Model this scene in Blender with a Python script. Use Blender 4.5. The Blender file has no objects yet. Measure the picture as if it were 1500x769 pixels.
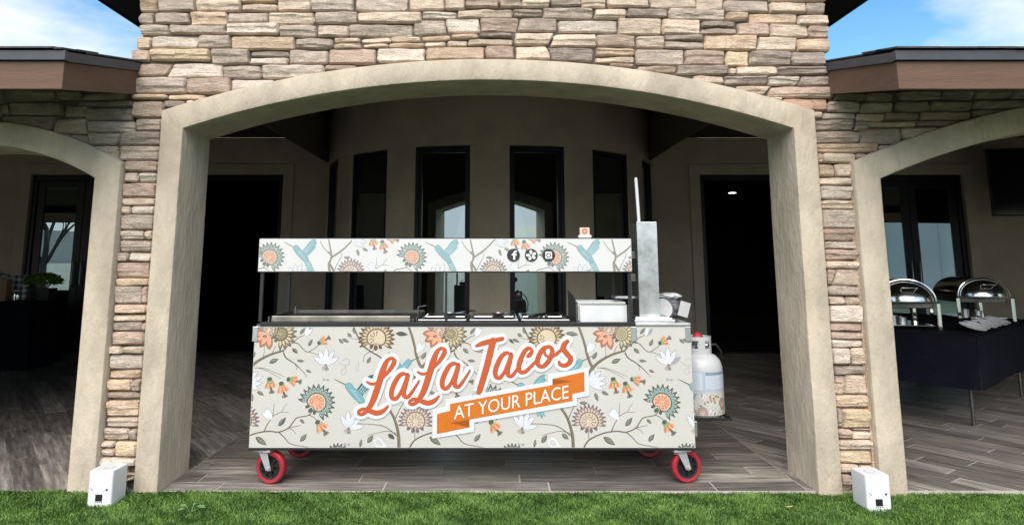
import bpy, bmesh, math, random
import numpy as np
from mathutils import Vector, Matrix, noise, Euler

S = bpy.context.scene
C = S.collection
R = math.radians

# ------------------------------------------------------------------ camera
cam = bpy.data.objects.new('camera', bpy.data.cameras.new('camera'))
C.objects.link(cam)
cam.location = (0, 0, 1.36)
cam.rotation_euler = (R(90) + math.atan(0.1555), 0, 0)
cam.data.sensor_width = 36.0
cam.data.lens = 24.0
cam.data.shift_x = 0.02
cam.data.shift_y = -0.1067
cam.data.clip_start = 0.05
cam.data.clip_end = 4000
S.camera = cam

# ------------------------------------------------------------------ sky and sun
SUN_EL, SUN_AZ = 44, 190      # azimuth clockwise from +Y (the wall faces -Y)
w = bpy.data.worlds.new('World'); S.world = w; w.use_nodes = True
nt = w.node_tree; nt.nodes.clear()
def wn(t, **k):
    n = nt.nodes.new(t)
    for a, b in k.items(): setattr(n, a, b)
    return n
sky = wn('ShaderNodeTexSky', sky_type='NISHITA', sun_disc=False)
sky.sun_elevation = R(SUN_EL); sky.sun_rotation = R(SUN_AZ); sky.air_density = 1.3; sky.dust_density = 0.6; sky.ozone_density = 1.5
tc = wn('ShaderNodeTexCoord'); mp = wn('ShaderNodeMapping'); mp.inputs['Scale'].default_value = (1.0, 1.0, 2.6)
mp.inputs['Location'].default_value = (0.9, 0.3, 0.1)
nz = wn('ShaderNodeTexNoise'); nz.inputs['Scale'].default_value = 2.1; nz.inputs['Detail'].default_value = 7; nz.inputs['Roughness'].default_value = 0.55
cr = wn('ShaderNodeValToRGB'); cr.color_ramp.elements[0].position = 0.44; cr.color_ramp.elements[1].position = 0.62
cr.color_ramp.elements[0].color = (0.03, 0.03, 0.03, 1); cr.color_ramp.elements[1].color = (1, 1, 1, 1)
mx = wn('ShaderNodeMixRGB'); mx.inputs['Color2'].default_value = (3.9, 4.05, 4.25, 1)
bg = wn('ShaderNodeBackground'); bg.inputs['Strength'].default_value = 0.125
ow = wn('ShaderNodeOutputWorld')
L = nt.links.new
L(tc.outputs['Generated'], mp.inputs['Vector']); L(mp.outputs[0], nz.inputs['Vector']); L(nz.outputs['Fac'], cr.inputs[0])
L(cr.outputs[0], mx.inputs['Fac']); hs = wn('ShaderNodeHueSaturation'); hs.inputs['Saturation'].default_value = 1.45; hs.inputs['Value'].default_value = 0.68; L(sky.outputs[0], hs.inputs['Color']); L(hs.outputs[0], mx.inputs['Color1']); L(mx.outputs[0], bg.inputs['Color']); L(bg.outputs[0], ow.inputs[0])
sun = bpy.data.objects.new('sun', bpy.data.lights.new('sun', 'SUN')); C.objects.link(sun)
sun.data.energy = 2.3; sun.data.angle = R(62); sun.data.color = (1.0, 0.925, 0.83)
az = R(SUN_AZ); el = R(SUN_EL)
sd = Vector((math.sin(az) * math.cos(el), math.cos(az) * math.cos(el), math.sin(el)))
sun.rotation_euler = sd.to_track_quat('Z', 'Y').to_euler()
sun.location = (0, 0, 12)
S.view_settings.view_transform = 'Standard'; S.view_settings.look = 'None'
S.view_settings.exposure = 1.15; S.view_settings.gamma = 1.0; S.view_settings.use_curve_mapping = False

# ------------------------------------------------------------------ materials
MATS = {}
def mat(name, col, rough=0.6, metal=0.0, spec=0.5, var=0.0, vscale=6.0, bump=0.0, bscale=40.0, stretch=(1, 1, 1), col2=None, rnd=0.0, emit=0.0):
    """Principled with optional object-space mottling, fine relief and per-object brightness spread."""
    if name in MATS: return MATS[name]
    m = bpy.data.materials.new(name); m.use_nodes = True; t = m.node_tree; N = t.nodes; K = t.links.new
    b = N['Principled BSDF']; b.inputs['Roughness'].default_value = rough; b.inputs['Metallic'].default_value = metal
    b.inputs['Specular IOR Level'].default_value = spec
    b.inputs['Base Color'].default_value = (*col, 1)
    src = None
    if var or bump:
        c0 = N.new('ShaderNodeTexCoord'); ma = N.new('ShaderNodeMapping'); ma.inputs['Scale'].default_value = stretch
        K(c0.outputs['Object'], ma.inputs['Vector'])
    if var or col2:
        n1 = N.new('ShaderNodeTexNoise'); n1.inputs['Scale'].default_value = vscale; n1.inputs['Detail'].default_value = 6; n1.inputs['Roughness'].default_value = 0.6
        K(ma.outputs[0], n1.inputs['Vector'])
        rp = N.new('ShaderNodeValToRGB'); rp.color_ramp.elements[0].position = 0.32; rp.color_ramp.elements[1].position = 0.68
        lo = col2 if col2 else tuple(c * (1 - var) for c in col); hi = col if col2 else tuple(min(1, c * (1 + var)) for c in col)
        rp.color_ramp.elements[0].color = (*lo, 1); rp.color_ramp.elements[1].color = (*hi, 1)
        K(n1.outputs['Fac'], rp.inputs[0]); src = rp.outputs[0]
    if rnd:
        oi = N.new('ShaderNodeObjectInfo'); mr = N.new('ShaderNodeMapRange')
        mr.inputs['To Min'].default_value = 1 - rnd; mr.inputs['To Max'].default_value = 1 + rnd
        K(oi.outputs['Random'], mr.inputs['Value'])
        hv = N.new('ShaderNodeHueSaturation'); K(mr.outputs[0], hv.inputs['Value'])
        if src: K(src, hv.inputs['Color'])
        else: hv.inputs['Color'].default_value = (*col, 1)
        src = hv.outputs[0]
    if src: K(src, b.inputs['Base Color'])
    if bump:
        n2 = N.new('ShaderNodeTexNoise'); n2.inputs['Scale'].default_value = bscale; n2.inputs['Detail'].default_value = 8; n2.inputs['Roughness'].default_value = 0.65
        K(ma.outputs[0], n2.inputs['Vector'])
        bp = N.new('ShaderNodeBump'); bp.inputs['Strength'].default_value = bump; bp.inputs['Distance'].default_value = 0.02
        K(n2.outputs['Fac'], bp.inputs['Height']); K(bp.outputs[0], b.inputs['Normal'])
    if emit:
        b.inputs['Emission Color'].default_value = (*col, 1); b.inputs['Emission Strength'].default_value = emit
    MATS[name] = m
    return m

def glass_mat():
    m = bpy.data.materials.new('tinted_glass'); m.use_nodes = True; t = m.node_tree; N = t.nodes; N.clear(); K = t.links.new
    g = N.new('ShaderNodeBsdfGlossy'); g.inputs['Color'].default_value = (0.78, 0.95, 1.0, 1); g.inputs['Roughness'].default_value = 0.0
    tr = N.new('ShaderNodeBsdfTransparent'); tr.inputs['Color'].default_value = (0.42, 0.47, 0.48, 1)
    fr = N.new('ShaderNodeFresnel'); fr.inputs['IOR'].default_value = 5.0
    mi = N.new('ShaderNodeMixShader'); o = N.new('ShaderNodeOutputMaterial')
    K(fr.outputs[0], mi.inputs[0]); K(tr.outputs[0], mi.inputs[1]); K(g.outputs[0], mi.inputs[2]); K(mi.outputs[0], o.inputs[0])
    return m
GLASS = glass_mat()

def stone_mat(code, hi, lo, tint):
    """Split ledgestone: layered streaks, blotches of a second tone, pitted relief."""
    hi, lo, tint = [tuple(min(.88, c * k) for c, k in zip(q, (1.03, 1.0, .965))) for q in (hi, lo, tint)]
    m = bpy.data.materials.new('ledgestone_' + code); m.use_nodes = True; t = m.node_tree; N = t.nodes; K = t.links.new
    b = N['Principled BSDF']; b.inputs['Roughness'].default_value = 0.85; b.inputs['Specular IOR Level'].default_value = 0.25
    c0 = N.new('ShaderNodeTexCoord'); oi = N.new('ShaderNodeObjectInfo')
    sh = N.new('ShaderNodeVectorMath'); sh.operation = 'ADD'
    cm = N.new('ShaderNodeVectorMath'); cm.operation = 'SCALE'; cm.inputs['Scale'].default_value = 37.0
    cv = N.new('ShaderNodeCombineXYZ'); K(oi.outputs['Random'], cv.inputs[0]); K(oi.outputs['Random'], cv.inputs[2]); K(cv.outputs[0], cm.inputs[0])
    K(c0.outputs['Object'], sh.inputs[0]); K(cm.outputs[0], sh.inputs[1])
    def nse(scale, st, det=7, ro=0.6):
        ma = N.new('ShaderNodeMapping'); ma.inputs['Scale'].default_value = st; ma.inputs['Rotation'].default_value = (0, R(7), 0); K(sh.outputs[0], ma.inputs['Vector'])
        n = N.new('ShaderNodeTexNoise'); n.inputs['Scale'].default_value = scale; n.inputs['Detail'].default_value = det; n.inputs['Roughness'].default_value = ro
        n.inputs['Distortion'].default_value = 0.6
        K(ma.outputs[0], n.inputs['Vector']); return n
    a = nse(9, (1, 1, 2.4)); s2 = nse(7, (0.7, 1, 5)); f = nse(85, (.8, 1, 1.7))
    r1 = N.new('ShaderNodeValToRGB'); e = r1.color_ramp.elements
    e[0].position = 0.33; e[0].color = (*lo, 1); e[1].position = 0.62; e[1].color = (*hi, 1)
    K(a.outputs['Fac'], r1.inputs[0])
    r2 = N.new('ShaderNodeValToRGB'); e = r2.color_ramp.elements; e[0].position = 0.52; e[0].color = (0, 0, 0, 1); e[1].position = 0.7; e[1].color = (.75, .75, .75, 1)
    K(s2.outputs['Fac'], r2.inputs[0])
    m1 = N.new('ShaderNodeMixRGB'); K(r2.outputs[0], m1.inputs['Fac']); K(r1.outputs[0], m1.inputs['Color1']); m1.inputs['Color2'].default_value = (*tint, 1)
    r3 = N.new('ShaderNodeMapRange'); r3.inputs['From Min'].default_value = .25; r3.inputs['From Max'].default_value = .75; r3.inputs['To Min'].default_value = 0.62; r3.inputs['To Max'].default_value = 1.22
    K(f.outputs['Fac'], r3.inputs['Value'])
    rv = N.new('ShaderNodeMapRange'); rv.inputs['To Min'].default_value = 0.85; rv.inputs['To Max'].default_value = 1.12; K(oi.outputs['Random'], rv.inputs['Value'])
    mu = N.new('ShaderNodeMath'); mu.operation = 'MULTIPLY'; K(r3.outputs[0], mu.inputs[0]); K(rv.outputs[0], mu.inputs[1])
    hv = N.new('ShaderNodeHueSaturation'); K(mu.outputs[0], hv.inputs['Value']); K(m1.outputs[0], hv.inputs['Color']); K(hv.outputs[0], b.inputs['Base Color'])
    ad = N.new('ShaderNodeMath'); ad.operation = 'ADD'; K(f.outputs['Fac'], ad.inputs[0]); K(s2.outputs['Fac'], ad.inputs[1])
    bp = N.new('ShaderNodeBump'); bp.inputs['Strength'].default_value = 1.0; bp.inputs['Distance'].default_value = 0.016
    K(ad.outputs[0], bp.inputs['Height']); K(bp.outputs[0], b.inputs['Normal'])
    return m
STONE = {
    'C': stone_mat('cream', (.82, .69, .565), (.62, .49, .39), (.78, .67, .565)),
    'T': stone_mat('tan', (.76, .595, .445), (.56, .41, .30), (.79, .64, .505)),
    'G': stone_mat('grey', (.60, .51, .435), (.41, .335, .285), (.73, .63, .535)),
    'W': stone_mat('pale', (.84, .74, .64), (.65, .55, .475), (.68, .59, .515)),
    'B': stone_mat('mauve', (.61, .475, .385), (.42, .315, .26), (.73, .595, .485)),
    'O': stone_mat('rust', (.63, .42, .31), (.44, .28, .22), (.67, .53, .43)),
    'Y': stone_mat('yellow', (.80, .65, .445), (.62, .485, .34), (.78, .66, .52)),
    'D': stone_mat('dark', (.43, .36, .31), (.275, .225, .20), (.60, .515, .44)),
}

def plank_mat():
    m = bpy.data.materials.new('wood_look_tile'); m.use_nodes = True; t = m.node_tree; N = t.nodes; K = t.links.new
    b = N['Principled BSDF']; b.inputs['Roughness'].default_value = 0.42; b.inputs['Specular IOR Level'].default_value = 0.4
    uv = N.new('ShaderNodeUVMap'); uv.uv_map = 'UVMap'
    ma = N.new('ShaderNodeMapping'); ma.inputs['Scale'].default_value = (1.3, 15, 1); K(uv.outputs[0], ma.inputs['Vector'])
    n = N.new('ShaderNodeTexNoise'); n.inputs['Scale'].default_value = 1.9; n.inputs['Detail'].default_value = 10; n.inputs['Roughness'].default_value = .68; n.inputs['Distortion'].default_value = .15
    K(ma.outputs[0], n.inputs['Vector'])
    r = N.new('ShaderNodeValToRGB'); e = r.color_ramp.elements; e[0].position = .34; e[0].color = (.11, .098, .087, 1); e[1].position = .68; e[1].color = (.42, .385, .34, 1)
    x = e.new(.5); x.color = (.225, .202, .178, 1)
    K(n.outputs['Fac'], r.inputs[0])
    wn_ = N.new('ShaderNodeTexWhiteNoise'); wn_.noise_dimensions = '1D'
    at = N.new('ShaderNodeAttribute'); at.attribute_name = 'tone'; K(at.outputs['Fac'], wn_.inputs['W'])
    rv = N.new('ShaderNodeMapRange'); rv.inputs['To Min'].default_value = .55; rv.inputs['To Max'].default_value = 1.4; K(wn_.outputs['Value'], rv.inputs['Value'])
    hv = N.new('ShaderNodeHueSaturation'); K(rv.outputs[0], hv.inputs['Value']); K(r.outputs[0], hv.inputs['Color']); K(hv.outputs[0], b.inputs['Base Color'])
    bp = N.new('ShaderNodeBump'); bp.inputs['Strength'].default_value = .15; bp.inputs['Distance'].default_value = .004; K(n.outputs['Fac'], bp.inputs['Height']); K(bp.outputs[0], b.inputs['Normal'])
    return m
PLANK = plank_mat()

def grass_mat(name, lo, hi):
    m = bpy.data.materials.new(name); m.use_nodes = True; t = m.node_tree; N = t.nodes; K = t.links.new
    b = N['Principled BSDF']; b.inputs['Roughness'].default_value = 0.55; b.inputs['Specular IOR Level'].default_value = 0.3
    c0 = N.new('ShaderNodeTexCoord'); n = N.new('ShaderNodeTexNoise'); n.inputs['Scale'].default_value = 5; n.inputs['Detail'].default_value = 5; K(c0.outputs['Object'], n.inputs['Vector'])
    at = N.new('ShaderNodeAttribute'); at.attribute_name = 'tone'
    ad = N.new('ShaderNodeMath'); ad.operation = 'ADD'; K(n.outputs['Fac'], ad.inputs[0]); K(at.outputs['Fac'], ad.inputs[1])
    r = N.new('ShaderNodeValToRGB'); e = r.color_ramp.elements; e[0].position = .3; e[0].color = (*lo, 1); e[1].position = 1.0; e[1].color = (*hi, 1)
    K(ad.outputs[0], r.inputs[0]); K(r.outputs[0], b.inputs['Base Color'])
    return m

M_STUCCO = mat('sand_concrete', (.49, .42, .328), .85, spec=.2, var=.19, vscale=5.5, bump=.7, bscale=30, stretch=(1, 1, .45))
M_MORTAR = mat('dark_mortar', (.13, .105, .085), .95, spec=.1, var=.2, vscale=30, bump=.4, bscale=90)  # dark brown backing that shows in the stone joints
M_INNER = mat('brown_stucco', (.53, .455, .355), .9, spec=.2, var=.14, vscale=2.2, bump=.4, bscale=22)
M_INTRIM = mat('greige_trim', (.56, .49, .395), .85, spec=.2, var=.08, vscale=4, bump=.2, bscale=40)
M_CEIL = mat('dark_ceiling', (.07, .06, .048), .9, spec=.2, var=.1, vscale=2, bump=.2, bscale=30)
M_FASCIA = mat('brown_fascia_wood', (.135, .08, .056), .7, spec=.25, var=.16, vscale=3, bump=.25, bscale=30, stretch=(.35, 1, 5))
M_DRIP = mat('slate_metal', (.055, .058, .07), .5, spec=.4, var=.15, vscale=8)
M_SHINGLE = mat('grey_shingle', (.085, .08, .08), .95, spec=.15, var=.3, vscale=20, bump=.5, bscale=120, rnd=.25)
M_SOFFIT = mat('dark_soffit', (.022, .02, .019), .85, spec=.2, var=.15, vscale=5)
M_BLACK = mat('black_frame', (.012, .012, .014), .4, spec=.4, var=.2, vscale=6)
M_NAVY = mat('navy_frame', (.011, .011, .019), .38, spec=.35, var=.2, vscale=6)
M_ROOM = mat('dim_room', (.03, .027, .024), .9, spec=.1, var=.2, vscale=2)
M_STEEL = mat('brushed_steel', (.55, .56, .57), .34, metal=1.0, var=.10, vscale=14, bump=.05, bscale=60, stretch=(1, 1, .2))
M_SATIN = mat('satin_steel', (.74, .745, .75), .5, metal=.85, var=.06, vscale=9)
M_GALV = mat('galvanised_steel', (.42, .43, .43), .45, metal=.35, var=.12, vscale=25)
M_CHROME = mat('polished_chrome', (.78, .79, .8), .07, metal=1.0, var=.03, vscale=5)
M_LID = mat('polished_lid', (.85, .86, .87), .17, metal=1.0, var=.04, vscale=12)
M_DSTEEL = mat('seasoned_steel', (.14, .135, .13), .45, metal=.8, var=.35, vscale=9, bump=.1, bscale=40)
M_BPAINT = mat('black_powder_coat', (.014, .014, .015), .45, spec=.4, var=.2, vscale=12)
M_RED = mat('red_polyurethane', (.31, .015, .028), .5, spec=.5, var=.12, vscale=16, bump=.08, bscale=50)
M_PANEL = mat('printed_panel_ground', (.50, .487, .452), .30, spec=.5, var=.04, vscale=2.2, bump=.12, bscale=3)
M_SIGN = mat('printed_sign_ground', (.57, .567, .56), .33, spec=.45, var=.02, vscale=3)
M_WHITE = mat('white_plastic', (.66, .675, .70), .35, spec=.5, var=.02, vscale=8)
M_TANK = mat('white_enamel', (.45, .46, .475), .35, spec=.5, var=.05, vscale=9, bump=.03, bscale=30)
M_CLOTH = mat('black_cloth', (.0055, .0065, .013), .92, spec=.15, var=.25, vscale=5, bump=.3, bscale=8)

# ------------------------------------------------------------------ mesh helpers
def link(name, me, parent=None, loc=None, rz=None):
    o = bpy.data.objects.new(name, me); C.objects.link(o)
    if loc is not None: o.location = loc
    if rz is not None: o.rotation_euler = (0, 0, rz)
    if parent is not None: o.parent = parent
    return o
def tag(o, label, cat, group=None, kind=None):
    if label: o['label'] = label
    if cat: o['category'] = cat
    if group: o['group'] = group
    if kind: o['kind'] = kind
    return o
def thing(name, label, cat, loc=(0, 0, 0), rz=0, group=None):
    return tag(link(name, None, None, loc, rz), label, cat, group)

class MB:
    """collects shapes; build() links them as one mesh object"""
    def __init__(s): s.v = []; s.f = []; s.m = []; s.mats = []
    def mi(s, m):
        if m not in s.mats: s.mats.append(m)
        return s.mats.index(m)
    def add(s, vs, fs, m):
        k = len(s.v); i = s.mi(m); s.v += [tuple(v) for v in vs]
        for f in fs: s.f.append(tuple(k + a for a in f)); s.m.append(i)
    def box(s, x0, x1, y0, y1, z0, z1, m, mx=None):
        vs = [Vector((x, y, z)) for z in (z0, z1) for y in (y0, y1) for x in (x0, x1)]
        if mx is not None: vs = [mx @ v for v in vs]
        s.add(vs, [(0, 2, 3, 1), (4, 5, 7, 6), (0, 1, 5, 4), (2, 6, 7, 3), (0, 4, 6, 2), (1, 3, 7, 5)], m)
    def tube(s, pts, r, m, n=8, r1=None):
        pts = [Vector(p) for p in pts]; rings = []
        for i, p in enumerate(pts):
            d = (pts[min(i + 1, len(pts) - 1)] - pts[max(i - 1, 0)]).normalized()
            a = d.orthogonal().normalized() if i == 0 else (pa - d * pa.dot(d)).normalized()
            pa = a; b = d.cross(a); rr = r if r1 is None else r + (r1 - r) * i / (len(pts) - 1)
            rings.append([p + (a * math.cos(2 * math.pi * k / n) + b * math.sin(2 * math.pi * k / n)) * rr for k in range(n)])
        vs = [v for q in rings for v in q]
        fs = [(i * n + k, i * n + (k + 1) % n, (i + 1) * n + (k + 1) % n, (i + 1) * n + k) for i in range(len(pts) - 1) for k in range(n)]
        fs += [tuple(range(n - 1, -1, -1)), tuple((len(pts) - 1) * n + k for k in range(n))]
        s.add(vs, fs, m)
    def lathe(s, prof, m, n=24, mx=None, a0=0, a1=2 * math.pi):
        full = abs(a1 - a0 - 2 * math.pi) < 1e-6; k = n if full else n + 1
        vs = []
        for r, z in prof:
            for i in range(k):
                a = a0 + (a1 - a0) * i / n; v = Vector((r * math.cos(a), r * math.sin(a), z)); vs.append(mx @ v if mx is not None else v)
        fs = [(j * k + i, j * k + (i + 1) % k, (j + 1) * k + (i + 1) % k, (j + 1) * k + i) for j in range(len(prof) - 1) for i in range(k if full else k - 1)]
        s.add(vs, fs, m)
    def prism(s, pts, d, m):
        """polygon pts (3D, planar) extruded by vector d"""
        n = len(pts); a = [Vector(p) for p in pts]; b = [p + Vector(d) for p in a]
        s.add(a + b, [tuple(range(n)), tuple(range(2 * n - 1, n - 1, -1))] + [(i, n + i, n + (i + 1) % n, (i + 1) % n) for i in range(n)], m)
    def mesh(s, name, smooth=None, fix=True):
        me = bpy.data.meshes.new(name); me.from_pydata(s.v, [], s.f)
        for m in s.mats: me.materials.append(m)
        me.polygons.foreach_set('material_index', s.m)
        if fix:
            bm = bmesh.new(); bm.from_mesh(me); bmesh.ops.recalc_face_normals(bm, faces=bm.faces); bm.to_mesh(me); bm.free()
        if smooth is not None:
            me.shade_smooth()
            if smooth < 180:
                bm = bmesh.new(); bm.from_mesh(me)
                for e in bm.edges:
                    if len(e.link_faces) == 2 and e.calc_face_angle(0) > R(smooth): e.smooth = False
                bm.to_mesh(me); bm.free()
        me.update(); return me
    def build(s, name, parent=None, loc=None, rz=None, smooth=None, bevel=0, fix=True, seg=2):
        o = link(name, s.mesh(name, smooth, fix), parent, loc, rz)
        if bevel:
            b = o.modifiers.new('bevel', 'BEVEL'); b.width = bevel; b.segments = seg; b.limit_method = 'ANGLE'; b.angle_limit = R(40)
            b.harden_normals = False
        return o
def one(fn, *a, name='part', parent=None, smooth=None, bevel=0, loc=None, rz=None):
    mb = MB(); getattr(mb, fn)(*a); return mb.build(name, parent, loc, rz, smooth, bevel)
def bbox(name, parent, x0, x1, y0, y1, z0, z1, m, bevel=0): return one('box', x0, x1, y0, y1, z0, z1, m, name=name, parent=parent, bevel=bevel)
def copy_tree(o, parent=None):
    c = o.copy(); C.objects.link(c); c.parent = parent
    for ch in list(o.children): copy_tree(ch, c)
    return c
def catmull(p, n=8, closed=False):
    out = []; k = len(p)
    rng = range(k if closed else k - 1)
    for i in rng:
        if closed: a, b, c, d = p[(i - 1) % k], p[i], p[(i + 1) % k], p[(i + 2) % k]
        else: a, b, c, d = p[max(i - 1, 0)], p[i], p[i + 1], p[min(i + 2, k - 1)]
        for j in range(n):
            t = j / n
            out.append(tuple(.5 * (2 * b[q] + (c[q] - a[q]) * t + (2 * a[q] - 5 * b[q] + 4 * c[q] - d[q]) * t * t + (3 * b[q] - a[q] - 3 * c[q] + d[q]) * t ** 3) for q in range(len(b))))
    if not closed: out.append(tuple(p[-1]))
    return out
def clip_poly(poly, x0, x1, y0, y1):
    for ax, lim, keep in ((0, x0, 1), (0, x1, -1), (1, y0, 1), (1, y1, -1)):
        out = []
        for i, p in enumerate(poly):
            q = poly[(i + 1) % len(poly)]; dp = keep * (p[ax] - lim); dq = keep * (q[ax] - lim)
            if dp >= 0: out.append(p)
            if dp * dq < 0:
                t = dp / (dp - dq); out.append(tuple(p[k] + (q[k] - p[k]) * t for k in range(len(p))))
        poly = out
        if len(poly) < 3: return []
    return poly

# ================================================================== THE SETTING
random.seed(7)
def lawn_z(x): return -0.011 - 0.003 * max(-4.0, min(4.0, x))
def struct(o): o['kind'] = 'structure'; return o

# lawn: one sheet to the horizon
xs = [-1600, -60, -4, 0, 4, 60, 1600]; ys = [-1600, -60, 4.33, 4.36, 60, 1600]
vs = [(x, y, lawn_z(x) - (0.35 if y > 4.35 else 0)) for y in ys for x in xs]
fs = [(j * 7 + i, j * 7 + i + 1, (j + 1) * 7 + i + 1, (j + 1) * 7 + i) for j in range(5) for i in range(6)]
me = bpy.data.meshes.new('lawn'); me.from_pydata(vs, [], fs); me.materials.append(grass_mat('lawn_green', (.025, .05, .012), (.07, .12, .03)))
struct(link('lawn', me))

# artificial turf blades
rng = np.random.default_rng(3)
def turf():
    def zone(n, x0, x1, y0, y1): return np.column_stack([rng.uniform(x0, x1, n), rng.uniform(y0, y1, n)])
    P = np.vstack([zone(120000, -3.3, 3.3, 3.62, 4.315), zone(60000, -4.5, 4.5, 2.6, 3.62), zone(20000, -6, -3.3, 3.0, 4.315), zone(20000, 3.3, 6, 3.0, 4.315)])
    n = len(P)
    # clumped lean: a few low-frequency fields
    def field(s, a, b): return np.sin(P[:, 0] * s + a) * np.cos(P[:, 1] * s * 1.3 + b) + .6 * np.sin(P[:, 0] * s * 2.7 + P[:, 1] * s * 2.1 + a * 2)
    lx = .22 * field(9, .3, 1.1) + .3 * field(23, 2, .4) + rng.normal(0, .45, n)
    ly = .22 * field(8, 1.9, .2) + .3 * field(21, .7, 2.4) + rng.normal(0, .45, n) - .15
    h = rng.uniform(.014, .026, n) * (1 + .12 * field(6, .9, .5))
    az = rng.uniform(0, math.pi, n); wd = rng.uniform(.0012, .0024, n)
    dx = np.cos(az) * wd; dy = np.sin(az) * wd
    z0 = -0.013 - 0.003 * np.clip(P[:, 0], -4, 4)
    V = np.zeros((n, 5, 3))
    V[:, 0] = np.column_stack([P[:, 0] - dx, P[:, 1] - dy, z0]); V[:, 1] = np.column_stack([P[:, 0] + dx, P[:, 1] + dy, z0])
    mx_, my_ = P[:, 0] + lx * h * .35, P[:, 1] + ly * h * .35
    V[:, 2] = np.column_stack([mx_ + dx * .9, my_ + dy * .9, z0 + h * .6]); V[:, 3] = np.column_stack([mx_ - dx * .9, my_ - dy * .9, z0 + h * .6])
    V[:, 4] = np.column_stack([P[:, 0] + lx * h, P[:, 1] + ly * h, z0 + h * (1 - .25 * np.clip(np.abs(lx) + np.abs(ly), 0, 1.6) / 1.6)])
    me = bpy.data.meshes.new('turf_grass')
    me.vertices.add(n * 5); me.vertices.foreach_set('co', V.ravel())
    base = (np.arange(n) * 5)[:, None]
    loops = np.concatenate([base + [[0, 1, 2, 3]], base + [[3, 2, 4]]], axis=1).ravel()
    me.loops.add(len(loops)); me.loops.foreach_set('vertex_index', loops)
    st = (np.arange(n) * 7)[:, None] + [[0, 4]]
    me.polygons.add(n * 2); me.polygons.foreach_set('loop_start', st.ravel()); me.polygons.foreach_set('loop_total', np.tile([4, 3], n))
    me.update(calc_edges=True)
    tone = np.repeat(rng.uniform(-.18, .3, n) + .05 * field(4, .2, .9), 5)
    at = me.attributes.new('tone', 'FLOAT', 'POINT'); at.data.foreach_set('value', tone.astype(np.float32))
    me.materials.append(grass_mat('turf_green', (.040, .098, .016), (.215, .36, .08)))
    o = link('turf_grass', me); tag(o, 'short green artificial turf in front of the arches', 'grass', kind='stuff')
turf()

# ---- patio floor: wood-look planks, square-laid band in the central bay, diagonal either side
FL = struct(bbox('patio_floor', None, -12, 12, 4.325, 10.32, -0.25, -0.0025, mat('pale_grout', (.42, .385, .34), .9, var=.15, vscale=20)))
def planks():
    out = []   # (poly, centre, dir)
    Lp, Wp = 1.0, 0.16
    for j in range(38):
        y = 4.33 + j * Wp; off = random.uniform(-Lp, 0)
        x = -1.975 + off
        while x < 1.885:
            p = clip_poly([(x, y), (x + Lp, y), (x + Lp, y + Wp), (x, y + Wp)], -1.975, 1.885, 4.33, 10.29)
            if p: out.append((p, (1, 0)))
            x += Lp
    d = Vector((-0.60, 0.80)); nrm = Vector((0.80, 0.60))
    for (bx0, bx1) in ((-8.4, -1.975), (1.885, 8.4)):
        for j in range(-70, 95):
            off = random.uniform(0, Lp)
            for i in range(-12, 26):
                o = nrm * (j * Wp) + d * (i * Lp + off)
                q = [o, o + d * Lp, o + d * Lp + nrm * Wp, o + nrm * Wp]
                p = clip_poly([tuple(v) for v in q], bx0, bx1, 4.33, 10.29)
                if p and len(p) > 2: out.append((p, tuple(d)))
    return out
def plank_mesh(polys, name, cen=(0, 0)):
    mb = MB(); uvs = []; tones = []
    for p, d in polys:
        cx = sum(a[0] for a in p) / len(p); cy = sum(a[1] for a in p) / len(p)
        sh = []
        for a in p:
            l = math.hypot(a[0] - cx, a[1] - cy) + 1e-9; k = max(0, 1 - .0055 / l); sh.append((cx + (a[0] - cx) * k, cy + (a[1] - cy) * k))
        r = random.uniform(0, 50); t = random.random(); n = len(sh)
        mb.add([(a[0] - cen[0], a[1] - cen[1], 0) for a in sh] + [(a[0] - cen[0], a[1] - cen[1], -.006) for a in sh],
               [tuple(range(n))] + [(i, n + i, n + (i + 1) % n, (i + 1) % n) for i in range(n)], PLANK)
        for a in sh + sh: uvs.append(((a[0] * d[0] + a[1] * d[1]) + r, (-a[0] * d[1] + a[1] * d[0]) + r * .37)); tones.append(t * 100)
    me = mb.mesh(name)
    uv = me.uv_layers.new(name='UVMap')
    for l in me.loops: uv.data[l.index].uv = uvs[l.vertex_index]
    at = me.attributes.new('tone', 'FLOAT', 'POINT'); at.data.foreach_set('value', tones)
    return me
allp = planks()
def area(p): return .5 * abs(sum(p[i][0] * p[(i + 1) % len(p)][1] - p[(i + 1) % len(p)][0] * p[i][1] for i in range(len(p))))
def pri(t):
    p = t[0]; cx = sum(a[0] for a in p) / len(p); cy = sum(a[1] for a in p) / len(p)
    vis = 1 if (abs(cx) / cy < .78 and not (2.0 < abs(cx) < 2.45 and cy < 4.6)) else .05
    if abs(cx) < 1.2 and cy > 6.0: vis = .02
    return -area(p) * vis / cy ** 3
allp.sort(key=pri)
for t in allp[:296]:
    p = t[0]; c = (sum(a[0] for a in p) / len(p), sum(a[1] for a in p) / len(p))
    link('plank', plank_mesh([t], 'plank', c), FL, (c[0], c[1], 0))
o = link('plank_field', plank_mesh(allp[296:], 'plank_field'), FL); o['kind'] = 'stuff'

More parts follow.
